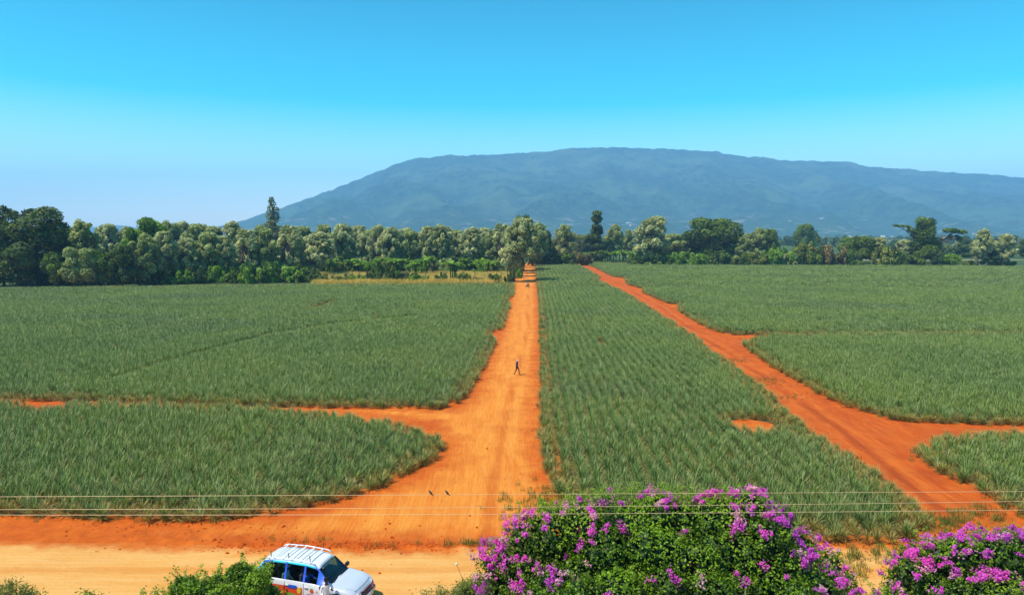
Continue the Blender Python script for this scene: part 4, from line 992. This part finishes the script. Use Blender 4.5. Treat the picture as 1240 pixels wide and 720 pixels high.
# ------------------------------------------------------------------ people
def tmat(n, c, r=.85): 
    if n not in MAT: MAT[n] = plain(n, c, r, spec=.2)
    return MAT[n]
tmat('skin', (.10, .05, .032), .6); tmat('navy_cloth', (.02, .03, .12)); tmat('black_cloth', (.018, .016, .02)); tmat('pink_cloth', (.72, .5, .55)); tmat('white_cloth', (.75, .75, .75)); tmat('blue_cloth', (.05, .13, .6)); tmat('hair', (.012, .01, .01)); tmat('olive_cloth', (.10, .09, .03)); tmat('maroon_cloth', (.16, .02, .03)); tmat('grey_cloth', (.22, .23, .27)); tmat('shoe', (.03, .02, .02))
def human(loc, rz, J, mats, label, hat=None, hairm=True, extra=None):
    """J overrides default joints; faces +X. mats: shirt, trousers, sleeve"""
    D = dict(pel=(0, 0, .95), sp=(0, 0, 1.12), ch=(0, 0, 1.30), nk=(.0, 0, 1.46), hb=(.02, 0, 1.53), hc=(.03, 0, 1.62), ht=(.02, 0, 1.70))
    for s, k in ((1, 'l'), (-1, 'r')):
        D.update({k+'sh': (0, s*.19, 1.39), k+'el': (0, s*.25, 1.12), k+'wr': (.06, s*.26, .87), k+'hn': (.09, s*.26, .79), k+'hp': (0, s*.10, .91), k+'kn': (.02, s*.11, .50), k+'an': (0, s*.11, .08), k+'to': (.17, s*.12, .035)})
    D.update(J)
    Rr = dict(pel=.135, sp=.115, ch=.135, nk=.055, hb=.065, hc=.098, ht=.07, sh=.062, el=.042, wr=.029, hn=.034, hp=.095, kn=.058, an=.042, to=.035)
    names = list(D); ed = [('pel', 'sp'), ('sp', 'ch'), ('ch', 'nk'), ('nk', 'hb'), ('hb', 'hc'), ('hc', 'ht')]
    for k in 'lr': ed += [('ch', k+'sh'), (k+'sh', k+'el'), (k+'el', k+'wr'), (k+'wr', k+'hn'), ('pel', k+'hp'), (k+'hp', k+'kn'), (k+'kn', k+'an'), (k+'an', k+'to')]
    me = bpy.data.meshes.new('skel'); me.from_pydata([D[n] for n in names], [(names.index(a), names.index(b)) for a, b in ed], [])
    o = bpy.data.objects.new('skel', me); COL.objects.link(o); md = o.modifiers.new('s', 'SKIN')
    for i, n in enumerate(names):
        r = Rr[n] if n in Rr else Rr[n[1:]]; me.skin_vertices[0].data[i].radius = (r, r*(.82 if n in ('pel', 'sp', 'ch') else 1)); me.skin_vertices[0].data[i].use_root = (n == 'pel')
    sb = o.modifiers.new('d', 'SUBSURF'); sb.levels = 2; sb.render_levels = 2
    dg = bpy.context.evaluated_depsgraph_get(); body = bpy.data.meshes.new_from_object(o.evaluated_get(dg)); bpy.data.objects.remove(o)
    t = Tubes()
    for k, s in (('l', 1), ('r', -1)):       # five fingers each, curled
        w, h_ = Vector(D[k+'wr']), Vector(D[k+'hn']); d = (h_-w).normalized(); sd = d.cross(Vector((1, 0, .01))).normalized(); up = d.cross(sd).normalized()
        for q, L in ((-.024, .07), (-.008, .085), (.008, .08), (.023, .062)):
            a = h_+sd*q; b = a+d*L*.5+up*.012; t.tube([a, b, b+d*L*.4+up*.03], [.010, .009, .007], 5)
        a = w+(h_-w)*.3+sd*.028; t.tube([a, a+d*.03+sd*.02, a+d*.06+sd*.022], [.012, .010, .008], 5)
    hc = Vector(D['hc']); t.tube([hc+Vector((.09, 0, .02)), hc+Vector((.118, 0, -.02))], [.01, .016], 5)
    for s in (1, -1): t.ball(hc+Vector((.0, s*.095, -.01)), (.025, .012, .033), 6, 5)
    nb = len(body.vertices); ex = t.mesh('fing')
    V = [tuple(v.co) for v in body.vertices]+[tuple(v.co) for v in ex.vertices]; Fq = [tuple(p.vertices) for p in body.polygons]+[tuple(i+nb for i in p.vertices) for p in ex.polygons]
    fm = bpy.data.meshes.new('person'); fm.from_pydata(V, [], Fq); fm.update()
    seg = [(Vector(D[a]), Vector(D[b]), a, b) for a, b in ed]
    for m_ in ('skin', mats[0], mats[1], 'shoe', mats[2]): fm.materials.append(MAT[m_])
    nbody = len(body.polygons)
    for i, p in enumerate(fm.polygons):
        p.use_smooth = True
        if i >= nbody: p.material_index = 0; continue
        c = p.center; best = None
        for a, b, na, nb_ in seg:
            ab = b-a; tt = max(0, min(1, (c-a).dot(ab)/max(ab.length_squared, 1e-9))); dd = (c-a-ab*tt).length
            if best is None or dd < best[0]: best = (dd, na, nb_, tt)
        _, a, b, tt = best
        if b in ('hb', 'hc', 'ht') or (b == 'nk' and tt > .7): mi = 0
        elif b.endswith('hn'): mi = 0
        elif b.endswith('wr'): mi = 4 if tt < .85 else 0
        elif b.endswith('to') or (b.endswith('an') and tt > .93): mi = 3
        elif b.endswith('kn') or b.endswith('an') or b.endswith('hp'): mi = 2
        else: mi = 1
        p.material_index = mi
    r = empty('person', loc, rz); tag(r, label, 'person')
    link('body', fm, None, r)
    for s in (1, -1): link('eye', Tubes().ball(hc+Vector((.090, s*.034, .012)), .009, 6, 4).mesh('eye'), MAT['hair'], r)
    if hat: 
        t = Tubes().ball(hc+Vector((-.005, 0, .055)), (.112, .108, .085), 14, 8); t.tube([hc+Vector((.02, 0, .05)), hc+Vector((.02, 0, .058))], [.165, .15], 14); link('cap', t.mesh('cap'), MAT[hat], r, smooth=True)
    else: link('hair', Tubes().ball(hc+Vector((-.018, 0, .028)), (.108, .104, .098), 14, 8).mesh('hair'), MAT['hair'], r, smooth=True)
    return r
p = at(626, 454); 
human((p.x, p.y, .03), R(-25), dict(lhp=(0, .09, .91), lkn=(.2, .10, .53), lan=(.28, .10, .09), lto=(.44, .11, .04), rhp=(0, -.09, .91), rkn=(-.06, -.10, .49), ran=(-.34, -.10, .12), rto=(-.2, -.11, .035), hb=(.06, 0, 1.52), hc=(.10, 0, 1.60), ht=(.11, 0, 1.69),
      lel=(-.12, .24, 1.13), lwr=(-.02, .25, .9), lhn=(.02, .24, .83), rel=(.08, -.24, 1.12), rwr=(.22, -.2, .93), rhn=(.28, -.18, .9)), ('navy_cloth', 'black_cloth', 'navy_cloth'), 'person in dark blue top and dark trousers walking along the main dirt road', hat='pink_cloth')
# person beside the car
p = atY(395, 700, 27.75); pz = p.z-1.74
human((p.x, p.y, 0), R(-60), dict(lel=(.12, .24, 1.16), lwr=(.33, .14, 1.28), lhn=(.38, .11, 1.34), rel=(.05, -.25, 1.13), rwr=(.26, -.16, 1.05), rhn=(.33, -.13, 1.08)), ('white_cloth', 'blue_cloth', 'white_cloth'), 'person in white shirt with dark hair standing beside the parked car with one forearm raised', hat=None)

# ------------------------------------------------------------------ car
def paint(name, col, metal=0.0, rough=.3):
    k = N(name); P = k.a('ShaderNodeTexCoord').outputs['Object']; z = k.a('ShaderNodeSeparateXYZ', {0: P}).outputs[2]
    d = k.math('MULTIPLY', k.math('ADD', k.ramp(z, .95, .3), .18), k.ramp(k.noise(P, 3.0, 6, .7), .3, .75)); c = k.mix(k.math('MULTIPLY', d, .55), col, (.50, .25, .10))
    return k.done(k.bsdf(c, k.math('ADD', rough, k.math('MULTIPLY', d, .4)), metal=metal, spec=.5, coat=.4))
MAT['silver'] = paint('silver_paint', (.68, .71, .76), .2); MAT['carw'] = paint('white_paint', (.82, .82, .84)); MAT['carb'] = paint('blue_wrap', (.01, .11, .75)); MAT['carc'] = paint('cyan_wrap', (.02, .55, .75)); MAT['carr'] = paint('red_wrap', (.85, .07, .02)); MAT['yelw'] = paint('yellow_wrap', (.85, .62, .05)); MAT['grnw'] = paint('green_wrap', (.12, .45, .04)); MAT['prp'] = paint('purple_wrap', (.25, .12, .6))
MAT['rub'] = plain('rubber', (.02, .02, .02), .8); MAT['trim'] = plain('black_trim', (.025, .025, .028), .5); MAT['rim'] = plain('alloy', (.55, .56, .58), .3, metal=.8); MAT['seat'] = plain('seat_cloth', (.05, .05, .055), .9)
def glassm():
    k = N('tinted_glass'); gl = k.a('ShaderNodeBsdfGlossy', {'Color': (1, 1, 1, 1), 'Roughness': .02}); tr = k.a('ShaderNodeBsdfTransparent', {'Color': (.30, .44, .42, 1)})
    ge = k.n.new('ShaderNodeNewGeometry'); dt_ = k.a('ShaderNodeVectorMath', {0: ge.outputs['Normal'], 1: ge.outputs['Incoming']}, operation='DOT_PRODUCT').outputs['Value']
    f = k.math('ADD', k.math('MULTIPLY', k.math('POWER', k.math('SUBTRACT', 1.0, k.math('ABSOLUTE', dt_)), 4.0), .6), .05)
    return k.done(k.a('ShaderNodeMixShader', {0: f, 1: tr.outputs[0], 2: gl.outputs[0]}).outputs[0])
MAT['glass'] = glassm(); MAT['lens'] = plain('lamp_lens', (.75, .78, .8), .1, spec=.8, coat=1); MAT['redl'] = plain('tail_lens', (.5, .02, .02), .2, coat=1)
LX = 4.62
CS = 1.075
# stations x (rear 0 .. front LX): half width, bottom z, belt z, roof z, roof half width
ST = [(0.00, .72, .42, .80, .80, .70), (0.06, .84, .32, 1.02, 1.04, .80), (0.16, .87, .26, 1.06, 1.32, .72), (0.42, .885, .22, 1.07, 1.66, .62), (0.85, .89, .22, 1.06, 1.725, .625), (1.45, .89, .22, 1.05, 1.75, .63), (1.52, .89, .22, 1.05, 1.75, .63), (2.28, .89, .22, 1.03, 1.735, .62), (2.36, .89, .22, 1.03, 1.73, .62),
      (2.75, .89, .22, 1.02, 1.66, .61), (2.90, .89, .22, 1.015, 1.58, .62), (3.42, .885, .22, 1.01, 1.055, .72), (3.52, .88, .22, 1.0, 1.03, .76), (4.05, .86, .24, .94, .97, .74), (4.38, .81, .28, .84, .88, .68), (4.55, .74, .34, .70, .74, .62), (4.62, .66, .42, .56, .60, .56)]
def csec(s):
    x, w, zb, bl, rf, rw = s; h = bl-zb; gw = w-.045
    up = max(rf-bl, .012)
    return [(x, 0, zb), (x, w*.86, zb), (x, w*.985, zb+h*.16), (x, w, zb+h*.45), (x, w*.99, zb+h*.78), (x, w*.965, bl), (x, gw, bl+up*.06), (x, rw+(gw-rw)*.12, rf-up*.13), (x, rw-.02, rf-up*.03), (x, rw*.62, rf+.018*(up > .3)), (x, 0, rf+.03)]
car = empty('parked_car'); carlab = 'silver and white estate car with blue window surround and white roof rack on pale road'
tag(car, carlab, 'car')
bm = bmesh.new(); rows = []
for s in ST:
    c = csec(s); rows.append([bm.verts.new((p[0], p[1], p[2])) for p in c]+[bm.verts.new((p[0], -p[1], p[2])) for p in c[-2:0:-1]])
nr = len(rows[0]); carmats = ['silver', 'carw', 'carb', 'carc', 'carr', 'trim', 'yelw']
side_holes = {}   # window openings: strip index 6 (side glass), stations
win = {'rear_quarter': (3, 5), 'rear_door': (6, 7), 'front_door': (8, 9)}
holes_idx = {3: 1, 4: 1, 6: 1, 8: 1, 9: 1}
for i in range(len(rows)-1):
    for j in range(nr):
        j2 = (j+1) % nr
        jj = j if j <= 9 else 19-j     # mirrored strip number
        a = ST[i][0]
        if jj == 6 and i in (3, 4, 6, 8, 9): continue          # side windows
        if jj in (8, 9) and i == 10: continue              # windscreen
        if jj in (8, 9) and i == 2: continue               # back window
        f = bm.faces.new((rows[i][j], rows[i+1][j], rows[i+1][j2], rows[i][j2])); f.smooth = True
        mi = 0
        if a < 2.9 and jj >= 8: mi = 1
        if jj in (6, 7) and a < 3.4: mi = 2
        if jj == 7 and a < 2.7: mi = 3 if (i % 2 == 0 or a > 2) else 2
        if jj == 6 and i < 4: mi = 3
        if jj in (7, 8) and i < 3: mi = 3
        if jj in (2, 3, 4, 5) and a < 3.42: mi = 1
        if jj in (2, 3) and .4 < a < 2.2: mi = 4
        if jj == 4 and 1.4 < a < 1.5: mi = 1
        if jj in (0, 1): mi = 5
        f.material_index = mi
bm.faces.new(rows[0][::-1]); bm.faces.new(rows[-1])
for m_ in bm.faces: pass
bmesh.ops.recalc_face_normals(bm, faces=bm.faces[:])
me = bpy.data.meshes.new('body'); bm.to_mesh(me); bm.free()
body = link('body', me, [MAT[k] for k in carmats], car)
sd_ = body.modifiers.new('thick', 'SOLIDIFY'); sd_.thickness = .03; sd_.offset = -1
def wq(i0, i1, j, side, off=-.012, nm='side_window', m='glass'):
    t = Tubes()
    for i in range(i0, i1+1):
        a, b = csec(ST[i]), csec(ST[i+1]); q = [a[j], b[j], b[j+1], a[j+1]]
        t.quad(*[Vector((p[0], (p[1]+off)*side, p[2])) for p in q])
    return link(nm, t.mesh(nm), MAT[m], car)
for s in (1, -1): wq(3, 4, 6, s)
wq(6, 6, 6, 1); wq(8, 9, 6, 1)          # far side closed; near side (negative y) open windows
def fullstrip(i, js, dz, nm):
    t = Tubes(); a, b = csec(ST[i]), csec(ST[i+1])
    for j in js:
        for s in (1, -1):
            q = [a[j], b[j], b[j+1], a[j+1]]; t.quad(*[Vector((p[0]-dz*.3, p[1]*s, p[2]-dz)) for p in q])
    return link(nm, t.mesh(nm), MAT['glass'], car)
fullstrip(10, (8, 9), .008, 'windscreen'); fullstrip(2, (8, 9), .008, 'back_window')
def onws(u, v, dz=.006):   # windscreen: u along (0 top .. 1 bottom), v across -1..1
    a, b = csec(ST[10]), csec(ST[11]); A0 = Vector(a[8]); B0 = Vector(b[8]); e = A0.lerp(B0, u); return Vector((e.x+dz, e.y*v, e.z+dz+.02*(1-abs(v))))
t = Tubes(); t.quad(onws(.02, -.72), onws(.10, -.72), onws(.10, .35), onws(.02, .35)); link('sun_strip', t.mesh('sun_strip'), MAT['carw'], car)
t = Tubes()
for v0 in (-.75, .05): t.tube([onws(.99, v0, .03), onws(.86, v0+.62, .025)], [.014, .008], 4)
link('wiper', t.mesh('wiper'), MAT['trim'], car)
t = Tubes(); t.tube([onws(0, -1, .004), onws(0, 1, .004)], .014, 5); t.tube([onws(1, -1, .004), onws(1, 1, .004)], .02, 5); t.tube([onws(0, -1), onws(1, -1)], .014, 5); t.tube([onws(0, 1), onws(1, 1)], .014, 5)
link('windscreen_seal', t.mesh('windscreen_seal'), MAT['trim'], car)
# seams
t = Tubes()
for x in (1.49, 2.33):
    for s in (1, -1): t.tube([(x, s*.889, .36), (x, s*.893, .62), (x, s*.888, .88), (x, s*.862, 1.04)], .006, 4)
for s in (1, -1): t.tube([(3.40, s*.70, 1.035), (4.1, s*.66, .955), (4.42, s*.58, .865)], .006, 4)
t.tube([(4.42, -.6, .86), (4.47, 0, .85), (4.42, .6, .86)], .006, 4)
link('panel_seam', t.mesh('panel_seam'), MAT['trim'], car)
for s in (1, -1):
    for x in (1.72, 2.55): link('door_handle', Tubes().box((x-.1, s*.905, .90), (.17, .03, .035)).mesh('door_handle', .006), MAT['silver'], car)
    link('headlight', Tubes().ball((4.40, s*.60, .70), (.20, .18, .095), 14, 8, Matrix.Rotation(-s*R(28), 3, 'Z')).mesh('headlight'), MAT['lens'], car, smooth=True)
    link('tail_light', Tubes().box((.05, s*.74, .96), (.1, .14, .30)).mesh('tail_light', .02), MAT['redl'], car)
    w_ = Tubes().box((3.22, s*1.02, 1.08), (.13, .22, .16)).mesh('wing_mirror', .03); wm = link('wing_mirror', w_, MAT['trim'], car); link('mirror_arm', Tubes().box((3.24, s*.90, 1.05), (.06, .12, .05)).mesh('mirror_arm', .01), MAT['trim'], wm)
    # roof rails, pegs, arches, wheels
    link('roof_rail', Tubes().tube([(.55, s*.60, 1.72), (.7, s*.60, 1.80), (1.6, s*.61, 1.84), (2.6, s*.60, 1.79), (2.75, s*.6, 1.70)], .022, 8).mesh('roof_rail'), MAT['carw'], car, smooth=True)
    for x in ((.75, 1.55, 2.5) if s < 0 else (1.5, 2.4)): link('rack_peg', Tubes().tube([(x, s*.60, 1.82), (x-.02, s*.60, 2.06)], .016, 6).mesh('rack_peg'), MAT['trim'], car)
    for x in (.92, 3.72):
        wr = link('wheel', Tubes().tube([(x, s*.70, .33), (x, s*.90, .33)], .335, 28).mesh('wheel', .0), MAT['rub'], car)
        link('rim', Tubes().tube([(x, s*.895, .33), (x, s*.915, .33)], [.215, .17], 18).mesh('rim'), MAT['rim'], wr)
        pts = [(x+.43*math.cos(a), s*.885, .34+.43*math.sin(a)) for a in np.linspace(-.1, math.pi+.1, 16)]
        link('wheel_arch', Tubes().tube(pts, .05, 6).mesh('wheel_arch'), MAT['trim'], car)
for k, x in enumerate((.82, 1.22, 1.62, 2.02, 2.42)):
    link('roof_bar', Tubes().box((x, 0, 1.835), (.055, 1.2, .022)).mesh('roof_bar', .004), MAT['carw'], car)
for x in (1.0, 1.4, 1.8, 2.2, 2.6): pass
t = Tubes(); 
for k in range(4): t.box((1.02+.4*k, 0, 1.79), (.018, 1.06, .008))
link('roof_rib', t.mesh('roof_rib'), MAT['trim'], car)
link('front_bumper', Tubes().tube([(4.35, -.84, .46), (4.58, -.62, .46), (4.68, 0, .46), (4.58, .62, .46), (4.35, .84, .46)], .115, 10).mesh('front_bumper'), MAT['silver'], car, smooth=True)
link('grille', Tubes().box((4.60, 0, .655), (.08, .78, .13)).mesh('grille', .02), MAT['trim'], car)
t = Tubes(); t.tube([(4.60, -.58, .60), (4.72, -.5, .62), (4.76, 0, .64), (4.72, .5, .62), (4.60, .58, .60)], .028, 8); t.tube([(4.60, -.50, .80), (4.69, -.4, .80), (4.70, .4, .80), (4.60, .5, .80)], .022, 8)
link('bull_bar', t.mesh('bull_bar'), MAT['maroon_cloth'], car, smooth=True)
link('number_plate', Tubes().box((4.785, 0, .50), (.012, .42, .09)).mesh('number_plate'), MAT['carw'], car)
# wrap graphics on the near doors (raised 4 mm skins)
def decal(nm, pts, m, y=-.8975):
    t = Tubes(); t.quad(*[(a, y-.0, b) for a, b in pts]); return link(nm, t.mesh(nm), MAT[m], car)
cir = lambda cx, cz, rx, rz, n=14: [(cx+rx*math.cos(q*2*math.pi/n), cz+rz*math.sin(q*2*math.pi/n)) for q in range(n)]
decal('blue_panel', [(1.62, .80), (2.02, .80), (2.05, .93), (1.66, .94)], 'carb', -.899); decal('yellow_emblem', cir(2.14, .74, .09, .13), 'yelw', -.90); decal('red_fruit_emblem', cir(2.70, .78, .085, .075), 'carr', -.90); decal('green_leaf_emblem', cir(2.70, .87, .07, .03, 8), 'grnw', -.90)
decal('green_swoosh', cir(1.75, .52, .26, .09), 'grnw', -.90); decal('small_red_emblem', cir(2.92, .79, .035, .03, 8), 'carr', -.90)
t = Tubes()
for k in range(14): t.quad((2.5+.055*k, -.9, .63), (2.54+.055*k, -.9, .63), (2.54+.055*k, -.9, .665), (2.5+.055*k, -.9, .665))
link('lettering', t.mesh('lettering'), MAT['prp'], car)
# purple tint stripe along roof edge
# interior
t = Tubes(); t.box((1.7, 0, .36), (2.9, 1.5, .06)); link('cabin_floor', t.mesh('cabin_floor'), MAT['seat'], car)
link('dashboard', Tubes().box((3.15, 0, .90), (.35, 1.45, .22)).mesh('dashboard', .05), MAT['trim'], car)
for x, y in ((2.30, .36), (2.30, -.36), (1.30, .36), (1.30, -.36)):
    s_ = link('car_seat', Tubes().box((x, y, .62), (.5, .5, .16)).box((x-.26, y, .93), (.14, .5, .6)).mesh('car_seat', .04), MAT['seat'], car); link('headrest', Tubes().box((x-.29, y, 1.30), (.1, .26, .16)).mesh('headrest', .03), MAT['seat'], s_)
link('steering_wheel', Tubes().tube([(2.78+.05*math.cos(a), -.36+.19*math.cos(a), .98+.19*math.sin(a)) for a in np.linspace(0, 2*math.pi, 20)], .015, 6, False).mesh('steering_wheel'), MAT['trim'], car)
YAW = R(-15)
cc = Vector((-8.58, 29.3, 0)); off = Matrix.Rotation(YAW, 3, 'Z')@Vector((LX/2, 0, 0)); off *= CS; car.scale = (CS, CS, CS); car.location = cc-off; car.location.z = .015; car.rotation_euler = (0, 0, YAW)
def cw(v): return car.location+Matrix.Rotation(YAW, 3, 'Z')@(Vector(v)*CS)
sit = dict(pel=(0, 0, .95), lhp=(.05, .1, .92), rhp=(.05, -.1, .92), lkn=(.45, .12, .96), rkn=(.45, -.12, .96), lan=(.55, .12, .56), ran=(.55, -.12, .56), lto=(.72, .12, .52), rto=(.72, -.12, .52))
w0 = cw((2.20, -.38, -.18)); human(tuple(w0), YAW, dict(sit, lel=(.2, .24, 1.2), lwr=(.42, .1, 1.22), lhn=(.5, .08, 1.24), rel=(.10, -.42, 1.26), rwr=(.36, -.47, 1.28), rhn=(.44, -.46, 1.28)), ('blue_cloth', 'black_cloth', 'white_cloth'), 'driver in blue with a white sleeve resting on the sill of the open car window')
w0 = cw((1.22, -.36, -.18)); human(tuple(w0), YAW, dict(sit, lwr=(.3, .15, 1.0), lhn=(.38, .12, 1.0), rwr=(.3, -.15, 1.0), rhn=(.38, -.12, 1.0)), ('white_cloth', 'black_cloth', 'white_cloth'), 'passenger in white seated behind the driver of the parked car', hat='white_cloth')

# ------------------------------------------------------------------ motorcycle on the far road
mp = at(640.3, 347.5); mc = empty('motorcycle', (mp.x, mp.y, .01), R(-125)); tag(mc, 'small dark motorcycle standing on the main road near the tree shadows', 'motorcycle')
for x in (0, 1.28):
    w_ = link('wheel', Tubes().tube([(x+.27*math.cos(a), 0, .31+.27*math.sin(a)) for a in np.linspace(0, 2*math.pi, 25)], .045, 8, False).mesh('wheel'), MAT['rub'], mc, smooth=True)
    t = Tubes(); t.tube([(x, -.05, .31), (x, .05, .31)], .05, 8)
    for a in np.linspace(0, math.pi, 5)[:-1]: t.tube([(x+.25*math.cos(a), 0, .31+.25*math.sin(a)), (x-.25*math.cos(a), 0, .31-.25*math.sin(a))], .006, 4)
    link('hub', t.mesh('hub'), MAT['rim'], w_)
t = Tubes()
for s in (1, -1): t.tube([(1.28, s*.08, .31), (1.05, s*.08, .95)], .022, 6); t.tube([(0, s*.08, .31), (.5, s*.07, .40)], .02, 6); t.tube([(0, s*.1, .34), (.1, s*.1, .72)], .018, 6)
t.tube([(1.05, 0, .92), (.7, 0, .45), (.4, 0, .40), (.15, 0, .72), (.95, 0, .80)], .03, 6); t.box((.6, 0, .42), (.32, .26, .26)); t.tube([(.5, -.15, .32), (-.15, -.16, .36)], .035, 8); t.box((1.28, 0, .62), (.4, .12, .02))
link('frame', t.mesh('frame'), MAT['trim'], mc); link('fuel_tank', Tubes().ball((.78, 0, .84), (.27, .14, .12), 12, 8).mesh('fuel_tank'), MAT['maroon_cloth'], mc, smooth=True)
link('seat', Tubes().box((.22, 0, .82), (.78, .26, .09)).mesh('seat', .03), MAT['seat'], mc); link('handlebar', Tubes().tube([(.92, -.36, 1.08), (1.02, -.18, 1.02), (1.04, 0, 1.0), (1.02, .18, 1.02), (.92, .36, 1.08)], .014, 6).mesh('handlebar'), MAT['rim'], mc)
link('headlight', Tubes().ball((1.14, 0, .92), (.07, .085, .085), 10, 6).mesh('headlight'), MAT['lens'], mc, smooth=True); link('luggage_rack', Tubes().box((-.28, 0, .80), (.35, .26, .02)).mesh('luggage_rack'), MAT['rim'], mc)
Mz = Matrix.Rotation(R(-125), 3, 'Z'); rp = Vector((mp.x, mp.y, .01))+Mz@Vector((.35, 0, -.02))
human(tuple(rp), R(-125), dict(pel=(0, 0, .98), lhp=(.05, .12, .95), rhp=(.05, -.12, .95), lkn=(.40, .20, .80), rkn=(.40, -.20, .80), lan=(.25, .24, .42), ran=(.25, -.24, .42), lto=(.4, .24, .37), rto=(.4, -.24, .37), ch=(.08, 0, 1.3), nk=(.12, 0, 1.46), hb=(.14, 0, 1.52), hc=(.17, 0, 1.6), ht=(.17, 0, 1.69), lsh=(.1, .19, 1.4), rsh=(.1, -.19, 1.4), lel=(.3, .3, 1.2), rel=(.3, -.3, 1.2), lwr=(.52, .33, 1.1), rwr=(.52, -.33, 1.1), lhn=(.58, .34, 1.09), rhn=(.58, -.34, 1.09)), ('grey_cloth', 'maroon_cloth', 'grey_cloth'), 'rider in grey top and dark red trousers sitting on the far motorcycle')

# ------------------------------------------------------------------ haze
me = bpy.data.meshes.new('haze'); x, y0, y1, z0, z1_ = 9600, -9600, 9600, -5, 830
me.from_pydata([(a, b, c) for a in (-x, x) for b in (y0, y1) for c in (z0, z1_)], [], [(0, 1, 3, 2), (4, 6, 7, 5), (0, 4, 5, 1), (2, 3, 7, 6), (0, 2, 6, 4), (1, 5, 7, 3)])
k = N('haze_air'); v = k.n.new('ShaderNodeVolumePrincipled'); v.inputs['Color'].default_value = (.31, .65, 1.0, 1); v.inputs['Density'].default_value = 1.7e-4; v.inputs['Anisotropy'].default_value = 0.0
k.t.links.new(v.outputs[0], k.out.inputs['Volume'])
tag(link('haze', me, k.m), 'pale blue haze filling the air over the plain', 'haze', None, 'stuff')

# ------------------------------------------------------------------ light
EL, AZ = R(60), R(240)       # azimuth clockwise from +Y (view direction)
w = bpy.data.worlds.new('World'); SC.world = w; w.use_nodes = True; nt = w.node_tree; nt.nodes.clear()
o_ = nt.nodes.new('ShaderNodeOutputWorld'); bg = nt.nodes.new('ShaderNodeBackground'); sk = nt.nodes.new('ShaderNodeTexSky'); sk.sky_type = 'NISHITA'; sk.sun_disc = False
sk.sun_elevation = EL; sk.sun_rotation = AZ; sk.altitude = 1500; sk.air_density = 1.0; sk.dust_density = 1.6; sk.ozone_density = 1.0
hs = nt.nodes.new('ShaderNodeHueSaturation'); hs.inputs['Hue'].default_value = .470; hs.inputs['Saturation'].default_value = 1.9; hs.inputs['Value'].default_value = 1.0
tc = nt.nodes.new('ShaderNodeTexCoord'); sx_ = nt.nodes.new('ShaderNodeSeparateXYZ'); nt.links.new(tc.outputs['Generated'], sx_.inputs[0])
for sock, a_, b_ in (('Saturation', .8, 2.7), ('Value', 1.85, .90), ('Hue', .450, .470)):
    mr = nt.nodes.new('ShaderNodeMapRange'); mr.interpolation_type = 'SMOOTHSTEP'; nt.links.new(sx_.outputs[2], mr.inputs[0]); mr.inputs[1].default_value = -.08; mr.inputs[2].default_value = .42; mr.inputs[3].default_value = a_; mr.inputs[4].default_value = b_; nt.links.new(mr.outputs[0], hs.inputs[sock])
nt.links.new(sk.outputs[0], hs.inputs['Color']); nt.links.new(hs.outputs[0], bg.inputs[0]); bg.inputs[1].default_value = .15; nt.links.new(bg.outputs[0], o_.inputs[0])
sl = bpy.data.lights.new('sun', 'SUN'); sl.energy = 4.7; sl.angle = R(.5); sl.color = (1, .95, .86); so = bpy.data.objects.new('sun', sl); COL.objects.link(so)
sd = Vector((math.sin(AZ)*math.cos(EL), math.cos(AZ)*math.cos(EL), math.sin(EL))); so.rotation_euler = sd.to_track_quat('Z', 'Y').to_euler(); so.location = (-40, 0, 80)

SC.render.engine = 'CYCLES'; SC.cycles.max_bounces = 8; SC.cycles.transparent_max_bounces = 12; SC.cycles.volume_bounces = 2
vs = SC.view_settings; vs.view_transform = 'Standard'; vs.look = 'None'; vs.gamma = 1; vs.exposure = 0.35; vs.use_curve_mapping = False
